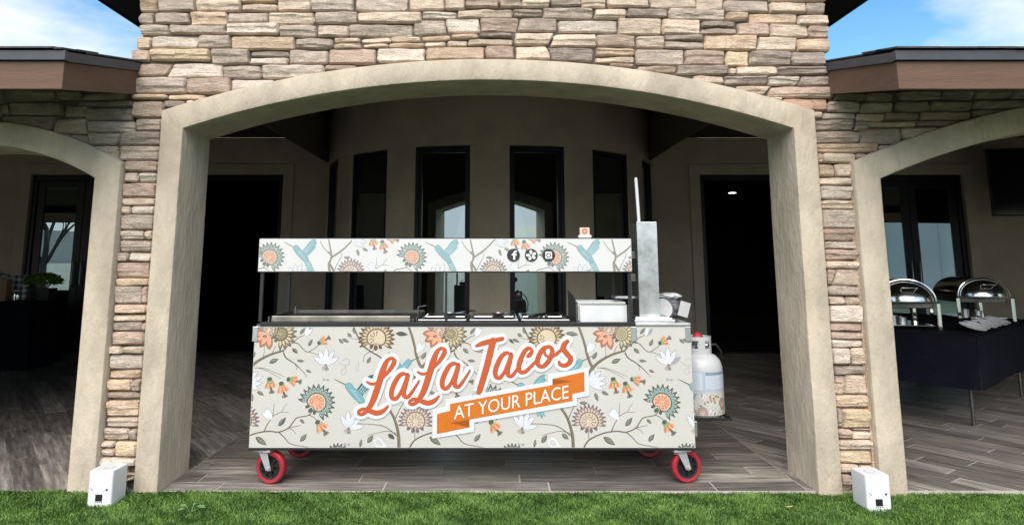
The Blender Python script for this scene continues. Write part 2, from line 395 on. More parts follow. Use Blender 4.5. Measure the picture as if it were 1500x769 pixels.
# ---- arch surrounds: sand-coloured concrete casing
TF, TB = 4.29, 4.715
def arc_pts(cx, half, zs, crown, n):
    rise = crown - zs; Rr = (half * half + rise * rise) / (2 * rise)
    return [(cx - half + 2 * half * i / n, crown - Rr + math.sqrt(max(0, Rr * Rr - (half - 2 * half * i / n) ** 2))) for i in range(n + 1)]
def arc_z(x, cx, half, zs, crown):
    rise = crown - zs; Rr = (half * half + rise * rise) / (2 * rise); d = x - cx
    return crown - Rr + math.sqrt(max(1e-6, Rr * Rr - d * d)) if abs(d) <= half else -9
ARCH = {  # cx, inner half, inner spring z, inner crown, outer half, outer spring z, outer crown, bottom z left/right
    'main': (-0.0215, 1.954, 2.187, 2.506, 2.100, 2.307, 2.648, 0.0, -0.042),
    'small': (-3.32, 0.804, 1.869, 2.085, 0.969, 1.969, 2.240, 0.0, 0.0),
    'wide': (4.45, 1.984, 1.864, 2.270, 2.150, 1.975, 2.430, -0.035, -0.05),
}
def surround(key, label):
    cx, hi, zi, ci, ho, zo, co, b0, b1 = ARCH[key]
    n = 40
    nj = 14
    inn = [(cx - hi, b0 + (zi - b0) * i / nj) for i in range(nj)] + arc_pts(cx, hi, zi, ci, n) + [(cx + hi, zi + (b1 - zi) * (i + 1) / nj) for i in range(nj)]
    out = [(cx - ho, b0 + (zo - b0) * i / nj) for i in range(nj)] + arc_pts(cx, ho, zo, co, n) + [(cx + ho, zo + (b1 - zo) * (i + 1) / nj) for i in range(nj)]
    k = len(inn); vs = []; fs = []
    r = .014   # eased arris
    def ring(pts, y): return [(x + .0022 * noise.noise((x * 3, z * 3, y)), y + .003 * noise.noise((x * 2.3 + 9, z * 2.3, 1)), z) for x, z in pts]
    def toward(a, b, d): return [(p[0] + (q[0] - p[0]) * d, p[1] + (q[1] - p[1]) * d) for p, q in zip(a, b)]
    rings = [ring(inn, TB), ring(inn, TF + r), ring(toward(inn, out, .028), TF + r * .3), ring(toward(inn, out, .095), TF), ring(toward(inn, out, .905), TF), ring(toward(inn, out, .972), TF + r * .3), ring(out, TF + r), ring(out, 4.46), ring(out, TB)]
    for q in rings: vs += q
    m = len(rings)
    for j in range(m):
        for i in range(k - 1):
            fs.append((j * k + i, j * k + i + 1, ((j + 1) % m) * k + i + 1, ((j + 1) % m) * k + i))
    fs.append(tuple(j * k for j in range(m))); fs.append(tuple(j * k + k - 1 for j in range(m)))
    mb = MB(); mb.add(vs, fs, M_STUCCO)
    return tag(mb.build('arch_surround', smooth=35), label, 'arch')
surround('main', 'wide sand coloured concrete surround of the central arch framing the taco cart')
surround('small', 'small sand coloured concrete arch surround beside the table with the leafy plant')
surround('wide', 'sand coloured concrete arch surround in front of the chafing dish table')

# ---- ledgestone walls
YB = 4.405
def stone(parent, x0t, x0b, x1t, x1b, zb, zt, code, clip=None):
    sd_ = random.uniform(0, 900)
    wd = max(abs(x1t - x0t), abs(x1b - x0b)); ht = zt - zb
    if clip:
        xm = (x0t + x1t) / 2
        lim = max(clip(x) for x in (x0b, xm, x1b, (x0b + xm) / 2, (xm + x1b) / 2))
        if max(zt - clip(x) for x in (x0b, xm, x1b)) < .012: return None
    nu = max(5, min(18, round(wd / .022))); nv = 9 if ht > .05 else 6
    us = [0, .35 * .014 / wd if wd > .05 else .08] ; us = [0, min(.1, .010 / wd)] + [min(.1, .010 / wd) + (1 - 2 * min(.1, .010 / wd)) * i / nu for i in range(1, nu)] + [1 - min(.1, .010 / wd), 1]
    ev = min(.16, .010 / ht); vv = [0, ev] + [ev + (1 - 2 * ev) * i / (nv - 2) for i in range(1, nv - 2)] + [1 - ev, 1]
    th = random.uniform(.072, .092); tilt = random.uniform(-.012, .012); tz = random.uniform(-.006, .012)
    slack = .0006
    facets = [(random.uniform(-.03, .03) * min(1, wd / .2), random.uniform(-.02, .02), random.uniform(.1, .9), random.uniform(.2, .8)) for _ in range(4)]
    cx = (x0t + x1t) / 2; cz = (zb + zt) / 2
    A = len(us); B = len(vv); vs = []
    ledge = random.uniform(.3, .7) if random.random() < .45 and ht > .055 else None
    for j, v in enumerate(vv):
        for i, u in enumerate(us):
            xa = x0b + (x0t - x0b) * v + slack; xb = x1b + (x1t - x1b) * v - slack
            x = xa + (xb - xa) * u
            lo = zb + slack; hi = zt - slack
            if clip: lo = max(lo, clip(x) - .05)
            lo += .005 * noise.noise((x * 9, sd_, 0)); hi += .005 * noise.noise((x * 9, sd_, 5))
            if hi < lo + .004: hi = lo + .004
            z = lo + (hi - lo) * v
            x += (.010 * noise.noise((z * 22, sd_, 9)) if u in (0, 1) else 0)
            # soften corners
            eu = min(u, 1 - u) * wd; evd = min(v, 1 - v) * ht
            if eu < .014 and evd < .014:
                q = (1 - eu / .014) * (1 - evd / .014) * .0045
                x += q if u < .5 else -q; z += q if v < .5 else -q
            e = min(eu, evd)
            d = th * (1 - .20 * math.exp(-e / .0026))
            d += min(a_ * (u - uk) + b_ * (v - vk) for a_, b_, uk, vk in facets)
            d += .0065 * noise.noise((x * 13, z * 38, sd_)) + .004 * noise.noise((x * 34, z * 70, sd_ + 3))
            if ledge is not None: d += (.0045 if v > ledge + .16 * noise.noise((x * 8, sd_, 2)) else -.0045)
            vs.append((x - cx, -d, z - cz))
    fs = [(j * A + i, j * A + i + 1, (j + 1) * A + i + 1, (j + 1) * A + i) for j in range(B - 1) for i in range(A - 1)]
    rim = [i for i in range(A)] + [j * A + A - 1 for j in range(1, B)] + [(B - 1) * A + i for i in range(A - 2, -1, -1)] + [j * A for j in range(B - 2, 0, -1)]
    k = len(vs)
    vs += [(vs[i][0], .003, vs[i][2]) for i in rim]
    fs += [(rim[i], k + i, k + (i + 1) % len(rim), rim[(i + 1) % len(rim)]) for i in range(len(rim))]
    me = bpy.data.meshes.new('stone'); me.from_pydata(vs, [], fs); me.materials.append(STONE[code])
    me.shade_smooth(); me.update()
    bm = bmesh.new(); bm.from_mesh(me)
    for e_ in bm.edges:
        if len(e_.link_faces) == 2 and e_.calc_face_angle(0) > .5: e_.smooth = False
    bm.to_mesh(me); bm.free()
    return link('stone', me, parent, (cx, YB, cz))

STONES = {
    'tower': [
        (-2354,-2345,-2232,-2224,2986,3094,'T'), (-2232,-2224,-1974,-1967,2986,3094,'G'), (-1970,-1963,-1673,-1667,2986,3089,'C'), (-1670,-1667,-1433,-1430,3048,3100,'T'), (-1666,-1663,-1430,-1428,2988,3039,'C'),
        (-1430,-1424,-1199,-1195,2988,3094,'C'), (-1205,-1200,-923,-920,2988,3094,'W'), (-2342,-2335,-2244,-2238,2903,2981,'G'), (-2238,-2232,-2007,-2002,2900,2979,'G'), (-2001,-1995,-1754,-1748,2886,2981,'T'),
        (-1751,-1747,-1483,-1479,2906,2977,'G'), (-1485,-1481,-1181,-1177,2895,2981,'C'), (-1177,-1174,-891,-889,2904,2986,'G'), (-2333,-2327,-2134,-2130,2827,2895,'G'), (-2135,-2130,-1764,-1760,2832,2897,'G'),
        (-1760,-1755,-1412,-1408,2825,2906,'W'), (-1405,-1401,-1158,-1155,2808,2889,'G'), (-1152,-1149,-945,-943,2812,2891,'C'), (-2345,-2338,-2252,-2246,2729,2812,'T'), (-2251,-2244,-1923,-1943,2736,2818,'W'),
        (-1923,-1939,-1723,-1718,2731,2823,'G'), (-1719,-1713,-1300,-1296,2720,2814,'T'), (-1293,-1290,-1052,-1049,2729,2799,'G'), (-1041,-1040,-869,-868,2770,2805,'C'), (-1042,-1041,-855,-854,2727,2764,'C'),
        (-2374,-2367,-2254,-2248,2642,2725,'B'), (-2248,-2242,-1856,-1851,2647,2727,'Y'), (-1850,-1843,-1596,-1590,2623,2727,'G'), (-1587,-1585,-1330,-1328,2675,2716,'D'), (-1591,-1588,-1340,-1338,2621,2671,'W'),
        (-1332,-1327,-1078,-1075,2625,2718,'G'), (-1070,-1066,-760,-757,2623,2729,'B'), (-2330,-2324,-2089,-2143,2546,2632,'B'), (-2089,-2139,-1771,-1765,2535,2632,'W'), (-1763,-1758,-1510,-1506,2528,2610,'G'),
        (-1507,-1502,-1097,-1094,2526,2617,'W'), (-1093,-1092,-882,-881,2580,2621,'B'), (-2337,-2329,-2000,-1993,2428,2535,'G'), (-1996,-1988,-1702,-1696,2424,2531,'B'), (-1695,-1689,-1420,-1416,2419,2518,'W'),
        (-2349,-2346,-2112,-2110,2390,2422,'T'), (-2110,-2108,-1864,-1861,2383,2422,'T'), (-2341,-2332,-2138,-2130,2267,2377,'B'), (-2134,-2131,-1987,-1984,2333,2379,'D'), (-1987,-1985,-1931,-1929,2351,2379,'C'),
        (-907,-904,-557,-555,2989,3091,'W'), (-548,-547,-314,-313,2991,3091,'C'), (-307,-306,-176,-176,2999,3091,'C'), (-172,-171,49,49,3011,3091,'B'), (54,53,196,195,3011,3091,'C'),
        (201,200,391,390,3015,3091,'C'), (394,393,600,599,3020,3091,'D'), (603,601,766,764,3008,3091,'C'), (770,768,828,826,3008,3091,'B'), (-888,-885,-463,-462,2905,2982,'C'),
        (-462,-461,-235,-235,2932,2987,'W'), (-228,-228,138,138,2936,2999,'C'), (145,145,342,341,2948,3003,'G'), (342,341,677,675,2932,3013,'G'), (683,682,894,892,2934,3001,'C'),
        (-941,-938,-519,-517,2810,2896,'G'), (-518,-516,-307,-293,2825,2927,'G'), (-303,-293,-77,-77,2836,2936,'W'), (-70,-70,190,170,2844,2944,'B'), (190,174,435,434,2846,2944,'G'),
        (442,440,835,832,2841,2927,'W'), (-864,-863,-665,-664,2770,2808,'C'), (-664,-663,-466,-465,2775,2813,'C'), (-462,-461,-267,-267,2784,2822,'T'), (-267,-267,-86,-86,2791,2829,'T'),
        (-81,-81,137,137,2803,2839,'D'), (-849,-848,-681,-680,2735,2763,'C'), (-679,-678,-443,-442,2737,2770,'T'), (-440,-440,-301,-300,2740,2777,'C'), (-295,-295,-159,-158,2744,2787,'C'),
        (-154,-154,143,143,2751,2799,'C'), (153,153,416,377,2754,2836,'C'), (416,380,693,691,2742,2829,'C'), (-753,-750,-437,-436,2636,2730,'W'), (-431,-429,-45,-45,2652,2742,'T'),
        (-40,-40,148,148,2657,2747,'B'), (157,157,361,397,2655,2749,'C'), (364,397,670,668,2639,2733,'D'), (772,770,1050,1048,3017,3083,'C'), (1057,1054,1366,1363,3010,3083,'C'),
        (1366,1362,1547,1542,2994,3083,'C'), (1552,1548,1849,1844,2981,3067,'G'), (1853,1848,2092,2087,2972,3050,'C'), (2092,2087,2226,2220,2972,3048,'G'), (1851,1849,2233,2230,3054,3089,'C'),
        (901,899,1172,1170,2946,3005,'D'), (1179,1175,1554,1550,2924,3005,'G'), (1561,1557,1707,1703,2922,2983,'T'), (1711,1706,2034,2029,2904,2977,'T'), (2038,2032,2236,2231,2888,2963,'C'),
        (840,837,1130,1125,2827,2939,'C'), (1134,1130,1389,1384,2829,2937,'C'), (1393,1391,1618,1616,2877,2917,'D'), (1393,1390,1627,1624,2827,2873,'G'), (1631,1626,1846,1840,2818,2908,'B'),
        (1848,1842,2103,2096,2807,2904,'C'), (2102,2096,2239,2233,2805,2888,'B'), (693,691,953,950,2742,2825,'B'), (959,956,1144,1140,2731,2816,'C'), (1144,1143,1403,1401,2788,2831,'D'),
        (1140,1138,1407,1405,2731,2783,'G'), (1409,1404,1756,1750,2720,2825,'T'), (1760,1754,2019,2012,2718,2812,'C'), (2022,2016,2238,2232,2711,2799,'T'), (685,684,943,942,2679,2735,'T'),
        (684,683,941,940,2634,2675,'C'), (949,946,1270,1266,2618,2725,'G'), (1274,1270,1538,1533,2621,2722,'B'), (1544,1539,1697,1691,2610,2714,'Y'), (1702,1696,1974,1967,2612,2714,'D'),
        (1976,1969,2200,2193,2614,2707,'D'), (777,776,938,937,2601,2629,'B'), (954,953,1215,1213,2567,2614,'B'), (1219,1217,1556,1552,2552,2616,'D'), (1557,1554,1599,1596,2549,2601,'G'),
        (1601,1598,1871,1867,2549,2608,'C'), (1869,1865,2209,2205,2552,2608,'D'), (1322,1319,1523,1520,2489,2549,'C'), (1529,1526,1808,1805,2487,2545,'D'), (1812,1809,2027,1997,2483,2543,'W'),
        (2027,2000,2215,2210,2479,2547,'D'), (1594,1591,1823,1785,2419,2479,'C'), (1823,1787,2236,2230,2396,2475,'B'), (1808,1806,1897,1895,2379,2404,'C'), (1899,1893,2191,2185,2313,2396,'O'),
        (2091,2088,2153,2150,2264,2309,'C'), (2094,2089,2133,2128,1966,2033,'T'), (2095,2089,2195,2207,1883,1963,'T'), (2092,2088,2305,2301,1827,1877,'C'), (2095,2088,2307,2300,1736,1824,'W'),
        (2097,2093,2309,2305,1674,1731,'C'), (2099,2091,2314,2305,1554,1670,'G'), (2097,2091,2301,2295,1473,1551,'B'), (2097,2094,2314,2310,1425,1470,'W'), (2094,2089,2307,2301,1355,1419,'B'),
        (2092,2088,2310,2306,1301,1350,'C'), (2097,2090,2155,2114,1199,1298,'B'), (2088,2084,2302,2297,1136,1198,'G'), (2095,2091,2203,2199,1081,1132,'C'), (2098,2090,2307,2299,975,1077,'W'),
        (2094,2090,2295,2290,921,972,'B'), (2089,2086,2305,2301,874,916,'B'), (2093,2090,2308,2304,824,870,'W'), (2093,2086,2212,2204,724,820,'W'), (2096,2092,2306,2302,663,713,'D'),
        (2096,2087,2162,2153,547,660,'B'), (2094,2088,2306,2300,470,543,'T'), (2095,2086,2132,2123,355,466,'G'), (2093,2089,2181,2176,289,348,'B'), (2095,2091,2306,2301,224,282,'C'),
        (2094,2088,2304,2298,149,220,'Y'), (2095,2091,2207,2203,94,144,'C'), (2094,2086,2159,2150,-21,84,'B'), (-2312,-2305,-2140,-2134,2179,2261,'G'), (-2349,-2343,-2144,-2139,1915,1983,'B'),
        (-2349,-2344,-2264,-2259,1847,1912,'C'), (-2261,-2256,-2147,-2143,1847,1909,'W'), (-2359,-2351,-2145,-2139,1752,1841,'B'), (-2354,-2350,-2141,-2138,1701,1746,'C'), (-2350,-2345,-2289,-2285,1643,1695,'C'),
        (-2286,-2282,-2140,-2136,1643,1695,'W'), (-2357,-2349,-2139,-2132,1544,1640,'G'), (-2349,-2344,-2192,-2187,1481,1539,'W'), (-2189,-2184,-2140,-2136,1481,1538,'C'), (-2346,-2340,-2142,-2136,1407,1478,'G'),
        (-2358,-2353,-2283,-2279,1347,1401,'G'), (-2280,-2276,-2142,-2138,1347,1401,'W'), (-2359,-2351,-2146,-2139,1247,1342,'B'), (-2351,-2347,-2142,-2138,1197,1243,'T'), (-2362,-2353,-2181,-2172,1088,1197,'G'),
        (-2178,-2170,-2144,-2136,1088,1192,'B'), (-2347,-2342,-2141,-2137,1028,1083,'T'), (-2352,-2349,-2141,-2138,982,1020,'C'), (-2348,-2344,-2171,-2167,923,977,'G'), (-2168,-2164,-2137,-2134,923,972,'B'),
        (-2348,-2341,-2143,-2137,838,915,'B'), (-2361,-2357,-2277,-2273,784,831,'C'), (-2274,-2271,-2141,-2138,789,828,'C'), (-2352,-2344,-2143,-2136,695,779,'W'), (-2349,-2345,-2146,-2142,639,688,'T'),
        (-2354,-2349,-2200,-2194,568,634,'T'), (-2197,-2191,-2141,-2136,564,634,'B'), (-2353,-2349,-2141,-2137,520,561,'B'), (-2349,-2341,-2142,-2134,419,510,'T'), (-2345,-2340,-2139,-2135,356,414,'C'),
        (-2355,-2349,-2194,-2188,280,352,'C'), (-2191,-2186,-2139,-2133,280,347,'G'), (-2358,-2355,-2276,-2272,238,275,'C'), (-2354,-2351,-2272,-2268,190,233,'C'), (-2273,-2266,-2138,-2131,190,275,'Y'),
        (-2365,-2361,-2136,-2132,136,183,'W'), (-2191,-2187,-2348,-2128,82,131,'C'), (-2340,-2127,-2194,-2189,75,129,'T'), (-2191,-2185,-2132,-2336,-7,73,'C'), (-2131,-2328,-2193,-2187,-11,68,'B'),
    ],
    'left': [  # upper rows mostly coded dark: eave shade put into the stone colour
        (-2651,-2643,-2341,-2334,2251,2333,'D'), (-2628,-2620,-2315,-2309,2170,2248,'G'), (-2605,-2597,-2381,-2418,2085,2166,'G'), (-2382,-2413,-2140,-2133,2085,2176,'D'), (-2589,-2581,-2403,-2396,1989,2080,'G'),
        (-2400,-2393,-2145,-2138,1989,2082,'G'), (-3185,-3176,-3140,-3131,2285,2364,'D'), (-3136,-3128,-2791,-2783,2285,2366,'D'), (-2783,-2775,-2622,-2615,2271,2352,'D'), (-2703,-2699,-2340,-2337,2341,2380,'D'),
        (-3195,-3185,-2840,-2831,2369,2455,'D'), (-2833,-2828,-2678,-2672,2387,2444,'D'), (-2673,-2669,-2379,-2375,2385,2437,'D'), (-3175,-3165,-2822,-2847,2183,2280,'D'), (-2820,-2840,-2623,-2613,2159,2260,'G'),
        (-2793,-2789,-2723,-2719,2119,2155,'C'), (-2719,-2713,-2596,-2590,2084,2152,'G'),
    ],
    'right': [  # wing rows below the eave coded dark, its shade put into their colour
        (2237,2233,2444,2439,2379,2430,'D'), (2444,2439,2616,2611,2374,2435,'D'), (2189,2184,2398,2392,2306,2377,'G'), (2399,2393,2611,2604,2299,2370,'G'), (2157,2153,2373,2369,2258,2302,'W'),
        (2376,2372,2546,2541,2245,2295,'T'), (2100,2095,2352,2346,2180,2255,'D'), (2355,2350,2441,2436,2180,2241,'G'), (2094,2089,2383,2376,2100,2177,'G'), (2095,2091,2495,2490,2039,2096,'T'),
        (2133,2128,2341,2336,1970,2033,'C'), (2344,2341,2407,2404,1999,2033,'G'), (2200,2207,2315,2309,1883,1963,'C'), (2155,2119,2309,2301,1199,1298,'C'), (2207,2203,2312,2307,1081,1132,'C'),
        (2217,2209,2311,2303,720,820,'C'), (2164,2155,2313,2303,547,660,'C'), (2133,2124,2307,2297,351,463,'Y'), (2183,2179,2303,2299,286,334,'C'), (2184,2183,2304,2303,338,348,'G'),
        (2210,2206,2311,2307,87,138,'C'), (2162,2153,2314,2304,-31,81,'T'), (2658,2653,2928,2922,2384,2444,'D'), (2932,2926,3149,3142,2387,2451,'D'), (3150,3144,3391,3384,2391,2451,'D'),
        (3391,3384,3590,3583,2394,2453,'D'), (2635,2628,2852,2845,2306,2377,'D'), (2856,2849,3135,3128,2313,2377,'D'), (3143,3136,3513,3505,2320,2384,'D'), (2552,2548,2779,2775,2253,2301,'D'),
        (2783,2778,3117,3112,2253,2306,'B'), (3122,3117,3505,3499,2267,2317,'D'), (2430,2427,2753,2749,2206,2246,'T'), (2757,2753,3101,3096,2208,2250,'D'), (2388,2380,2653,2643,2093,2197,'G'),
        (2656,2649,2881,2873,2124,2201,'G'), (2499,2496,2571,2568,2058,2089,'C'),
    ],
}
def outer(key):
    a = ARCH[key]; return lambda x: arc_z(x, a[0], a[4], a[5], a[6])
om, osm, owd = outer('main'), outer('small'), outer('wide')
def core(parent, pts): 
    mb = MB(); mb.prism([(x, YB - .042, z) for x, z in pts], (0, .33, 0), M_MORTAR); return mb.build('wall_core', parent)
def arch_path(key, n=30):
    cx, hi, zi, ci, ho, zo, co, b0, b1 = ARCH[key]; g = .06
    return [(cx - ho + g, -.2)] + [(x, z - .04) for x, z in arc_pts(cx, ho - g, zo - .01, co - g, n)] + [(cx + ho - g, -.2)]
TW = thing('stone_wall', 'tall ledgestone gable wall of mixed cream and grey stones above the central arch', 'wall', (0, 0, 0))
core(TW, [(-2.315, -.2), (-2.315, 3.3), (0, 4.5), (2.19, 3.3), (2.19, -.2)] + arch_path('main')[::-1])
LW = thing('stone_wall', 'low ledgestone wall around the small arch under the brown eave', 'wall', (0, 0, 0))
core(LW, [(-8, -.2), (-8, 2.6), (-2.33, 2.6), (-2.33, -.2)] + arch_path('small')[::-1])
RW = thing('stone_wall', 'low ledgestone wall around the arch of the chafing dish table', 'wall', (0, 0, 0))
core(RW, [(2.205, -.2), (2.205, 2.6), (8, 2.6), (8, -.2)] + arch_path('wide')[::-1])
codes_d = 'DDDGDGDB'  # darker stone mix for the wings, with the eave's shade in the colour
for key, par, cl in (('tower', TW, om), ('left', LW, osm), ('right', RW, owd)):
    for t in STONES[key]:
        stone(par, *(v / 1000 for v in t[:6]), t[6], cl)
def rows(par, x0, x1, z0, z1, cl, codes, hmin=.06, hmax=.095):
    z = z0
    while z < z1 - .03:
        h = min(random.uniform(hmin, hmax), z1 - z); x = x0
        while x < x1 - .02:
            wd = random.uniform(.14, .36); xe = min(x + wd, x1)
            if x1 - xe < .06: xe = x1
            if not cl or z + h > cl((x + xe) / 2) + .01: stone(par, x, x, xe, xe, z, z + h, random.choice(codes), cl)
            x = xe
        z += h
rows(TW, -2.335, 2.2, 3.10, 3.29, None, 'CCGTWBGC')
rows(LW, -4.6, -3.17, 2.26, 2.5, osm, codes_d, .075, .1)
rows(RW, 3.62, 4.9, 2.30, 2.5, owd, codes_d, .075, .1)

# ---- wing roofs
def wing_roof(x0, x1, label):
    t = thing('wing_roof', label, 'roof', ((x0 + x1) / 2, 4.3, 2.3)); inv = Vector(t.location)
    sl = 0.2125
    def bld(name, fn, bevel=0):
        mb = MB(); fn(mb); mb.v = [tuple(Vector(v) - inv) for v in mb.v]; return mb.build(name, t, bevel=bevel)
    s = 1 if x1 > x0 else -1
    xi = x0; xo = x1; a, b = min(xi, xo), max(xi, xo)
    bld('fascia_board', lambda m: m.box(a, b, 3.585, 3.615, 2.267, 2.421, M_FASCIA), .003)
    # rake board climbing to the wall
    def rake(m):
        q = [(xi, 3.616, 2.269), (xi, 4.395, 2.269 + sl * .78), (xi, 4.395, 2.423 + sl * .78), (xi, 3.616, 2.423)]
        m.prism(q, (s * .03, 0, 0), M_FASCIA)
    bld('rake_board', rake, .002)
    def drip(m):
        m.box(a - (.012 if s > 0 else 0), b + (.012 if s < 0 else 0), 3.566, 3.62, 2.424, 2.478, M_DRIP)
        q = [(xi - s * .012, 3.621, 2.426), (xi - s * .012, 4.395, 2.426 + sl * .775), (xi - s * .012, 4.395, 2.480 + sl * .775), (xi - s * .012, 3.621, 2.480)]
        m.prism(q, (s * .045, 0, 0), M_DRIP)
    bld('drip_edge', drip, .002)
    def deck(m):
        m.prism([(a if s < 0 else a + .034, 3.621, 2.47), (a if s < 0 else a + .034, 8.6, 2.47 + sl * 4.98), (a if s < 0 else a + .034, 8.6, 2.44 + sl * 4.98), (a if s < 0 else a + .034, 3.621, 2.44)], (b - a - .034, 0, 0), M_SOFFIT)
    bld('roof_deck', deck)
    def soff(m):
        m.prism([(a if s < 0 else a + .034, 3.617, 2.300), (a if s < 0 else a + .034, 4.39, 2.300 + sl * .773), (a if s < 0 else a + .034, 4.39, 2.29 + sl * .773), (a if s < 0 else a + .034, 3.617, 2.29)], (b - a - .034, 0, 0), M_FASCIA)
    bld('soffit', soff)
    # shingle tabs, two courses at the eave
    for c in range(3):
        x = a + (-.01 if s > 0 else 0)
        while x < b - .02:
            wd = min(random.uniform(.16, .34), b - x); y0 = 3.552 + c * .14 + random.uniform(-.006, .006); z0 = 2.482 + c * .14 * sl + random.uniform(0, .006) + c * .002
            if abs(x) < 5.2 and c < 2:
                mb = MB(); mb.prism([(0, 0, 0), (0, .2, .2 * sl), (0, .2, .2 * sl + .009), (0, 0, .009)], (wd - .004, 0, 0), M_SHINGLE)
                mb.build('shingle', t, Vector((x, y0, z0)) - inv)
            x += wd
    bld('shingle_field', lambda m: m.prism([(a, 3.78, 2.485 + .23 * sl), (a, 8.6, 2.485 + 5.05 * sl), (a, 8.6, 2.475 + 5.05 * sl), (a, 3.78, 2.475 + .23 * sl)], (b - a, 0, 0), M_SHINGLE))
    return t
wing_roof(-2.318, -12.5, 'brown fascia eave with grey shingles over the small arch')
wing_roof(2.198, 12.5, 'brown fascia eave with grey shingles over the arch of the chafing dishes')

# ---- tower roof
t = thing('gable_roof', 'dark overhanging roof eaves at the top of the tall stone wall', 'roof', (0, 6, 3.3))
def troof(name, fn):
    mb = MB(); fn(mb); mb.v = [(x, y - 6, z - 3.3) for x, y, z in mb.v]; return mb.build(name, t)
troof('soffit', lambda m: m.box(-2.93, -2.30, 4.12, 12, 3.285, 3.31, M_SOFFIT))
troof('soffit', lambda m: m.box(2.18, 2.80, 4.12, 12, 3.285, 3.31, M_SOFFIT))
troof('fascia_board', lambda m: m.box(-2.96, -2.932, 4.1, 12, 3.28, 3.44, M_SOFFIT))
troof('fascia_board', lambda m: m.box(2.802, 2.83, 4.1, 12, 3.28, 3.44, M_SOFFIT))
troof('roof_slope', lambda m: m.prism([(-2.99, 4.1, 3.45), (-.065, 4.1, 4.72), (-.065, 4.1, 4.78), (-2.99, 4.1, 3.51)], (0, 8, 0), M_SHINGLE))
troof('roof_slope', lambda m: m.prism([(2.86, 4.1, 3.45), (-.063, 4.1, 4.72), (-.063, 4.1, 4.78), (2.86, 4.1, 3.51)], (0, 8, 0), M_SHINGLE))
troof('tower_side', lambda m: m.box(-2.31, -2.29, 4.70, 12, 2.7, 3.28, M_MORTAR))
troof('tower_side', lambda m: m.box(2.165, 2.185, 4.70, 12, 2.7, 3.28, M_MORTAR))

# ---- patio ceiling
mb = MB()
cz = 3.5
pc = [(-2.25, 4.70), (2.15, 4.70), (2.15, 7.4), (3.4, 7.4), (2.3, 10.3), (-2.3, 10.3), (-3.4, 7.4), (-2.25, 7.4)]
mb.add([(x, y, cz) for x, y in pc], [tuple(range(8))], M_CEIL)
for i in (1, 2, 3, 5, 6, 7):
    p, q = pc[i], pc[(i + 1) % 8]
    mb.add([(p[0], p[1], cz), (q[0], q[1], cz), (q[0], q[1], 3.2), (p[0], p[1], 3.2)], [(0, 1, 2, 3)], M_CEIL)
for s, e in ((-1, 2.25), (1, 2.15)):
    mb.add([(s * e, 4.7, 2.62), (s * 12.4, 4.7, 2.62), (s * 12.4, 7.4, 3.2), (s * e, 7.4, 3.2)], [(0, 1, 2, 3)], M_CEIL)
    mb.add([(s * 3.4, 7.4, 3.2), (s * 12.4, 7.4, 3.2), (s * 12.4, 10.3, 3.2), (s * 2.3, 10.3, 3.2)], [(0, 1, 2, 3)], M_CEIL)
    mb.add([(s * e, 4.7, 2.62), (s * e, 7.4, 3.2), (s * e, 7.4, cz), (s * e, 4.7, cz)], [(0, 1, 2, 3)], M_INNER)
struct(mb.build('ceiling', fix=False))

for xx in (-12.6, 12.4): struct(bbox('end_wall', None, xx, xx + .2, 3.7, 10.29, -.3, 3.4, M_INNER))
# ---- back wall of the patio
BW = thing('back_wall', 'brown stucco wall at the back of the covered patio', 'wall', (0, 10.3, 0))
OPEN = [(-6.97, -5.40), (-4.90, -3.154), (3.153, 4.90), (5.53, 7.136)]
mb = MB()
ed = [-12.4, -6.97, -5.40, -4.90, -3.154, -2.3]; 
for a, b in ((-12.4, -6.97), (-5.40, -4.90), (-3.154, -2.25), (2.2, 3.153), (4.90, 5.53), (7.136, 12.4)): mb.box(a, b, 0, .2, -.01, 3.55, M_INNER)
for a, b in OPEN: mb.box(a, b, .001, .199, 2.63, 3.55, M_INNER)
mb.build('stucco', BW)
for a, b in OPEN:
    mb = MB(); g = .16
    mb.box(a - g, a, -.035, -.002, 0, 2.63, M_INTRIM); mb.box(b, b + g, -.035, -.002, 0, 2.63, M_INTRIM); mb.box(a - g, b + g, -.037, -.002, 2.631, 2.79, M_INTRIM)
    mb.build('door_casing', BW, bevel=.006)
# glazed double doors
def door(a, b, label, swing=0):
    t = thing('double_door', label, 'door', ((a + b) / 2, 10.38, 0)); hw = (b - a) / 2
    mb = MB(); mb.box(-hw, -hw + .07, -.05, .05, 0, 2.63, M_BLACK); mb.box(hw - .07, hw, -.05, .05, 0, 2.63, M_BLACK); mb.box(-hw + .07, hw - .07, -.05, .05, 2.55, 2.63, M_BLACK)
    mb.build('frame', t, bevel=.004)
    for s in (-1, 1):
        x0, x1 = (.004, hw - .072) if s > 0 else (-hw + .072, -.004)
        mb = MB(); st = .11
        mb.box(x0, x0 + st, -.022, .022, .012, 2.545, M_BLACK); mb.box(x1 - st, x1, -.022, .022, .012, 2.545, M_BLACK)
        mb.box(x0 + st, x1 - st, -.021, .021, .012, .24, M_BLACK); mb.box(x0 + st, x1 - st, -.021, .021, 2.43, 2.545, M_BLACK)
        hx0 = x1 if s > 0 else x0
        mb.v = [(v[0] - hx0, v[1], v[2]) for v in mb.v]
        lf = mb.build('leaf', t, (hx0, 0, 0), -s * swing, bevel=.003); x0 -= hx0; x1 -= hx0
        bbox('pane', lf, x0 + st - .004, x1 - st + .004, -.004, .004, .236, 2.434, GLASS)
        hx = (.06 if s > 0 else -.06) - hx0
        one('tube', [(hx, -.022, .98), (hx, -.065, .98), (hx, -.065, 1.32), (hx, -.022, 1.32)], .010, M_STEEL, name='handle', parent=lf, smooth=60)
door(*OPEN[0], 'black glazed double door behind the black table with the plant')
door(*OPEN[1], 'black glazed double door behind the griddle end of the taco cart', R(100))
door(*OPEN[2], 'black glazed double door behind the propane tank end of the taco cart', R(100))
door(*OPEN[3], 'black glazed double door behind the chafing dishes')

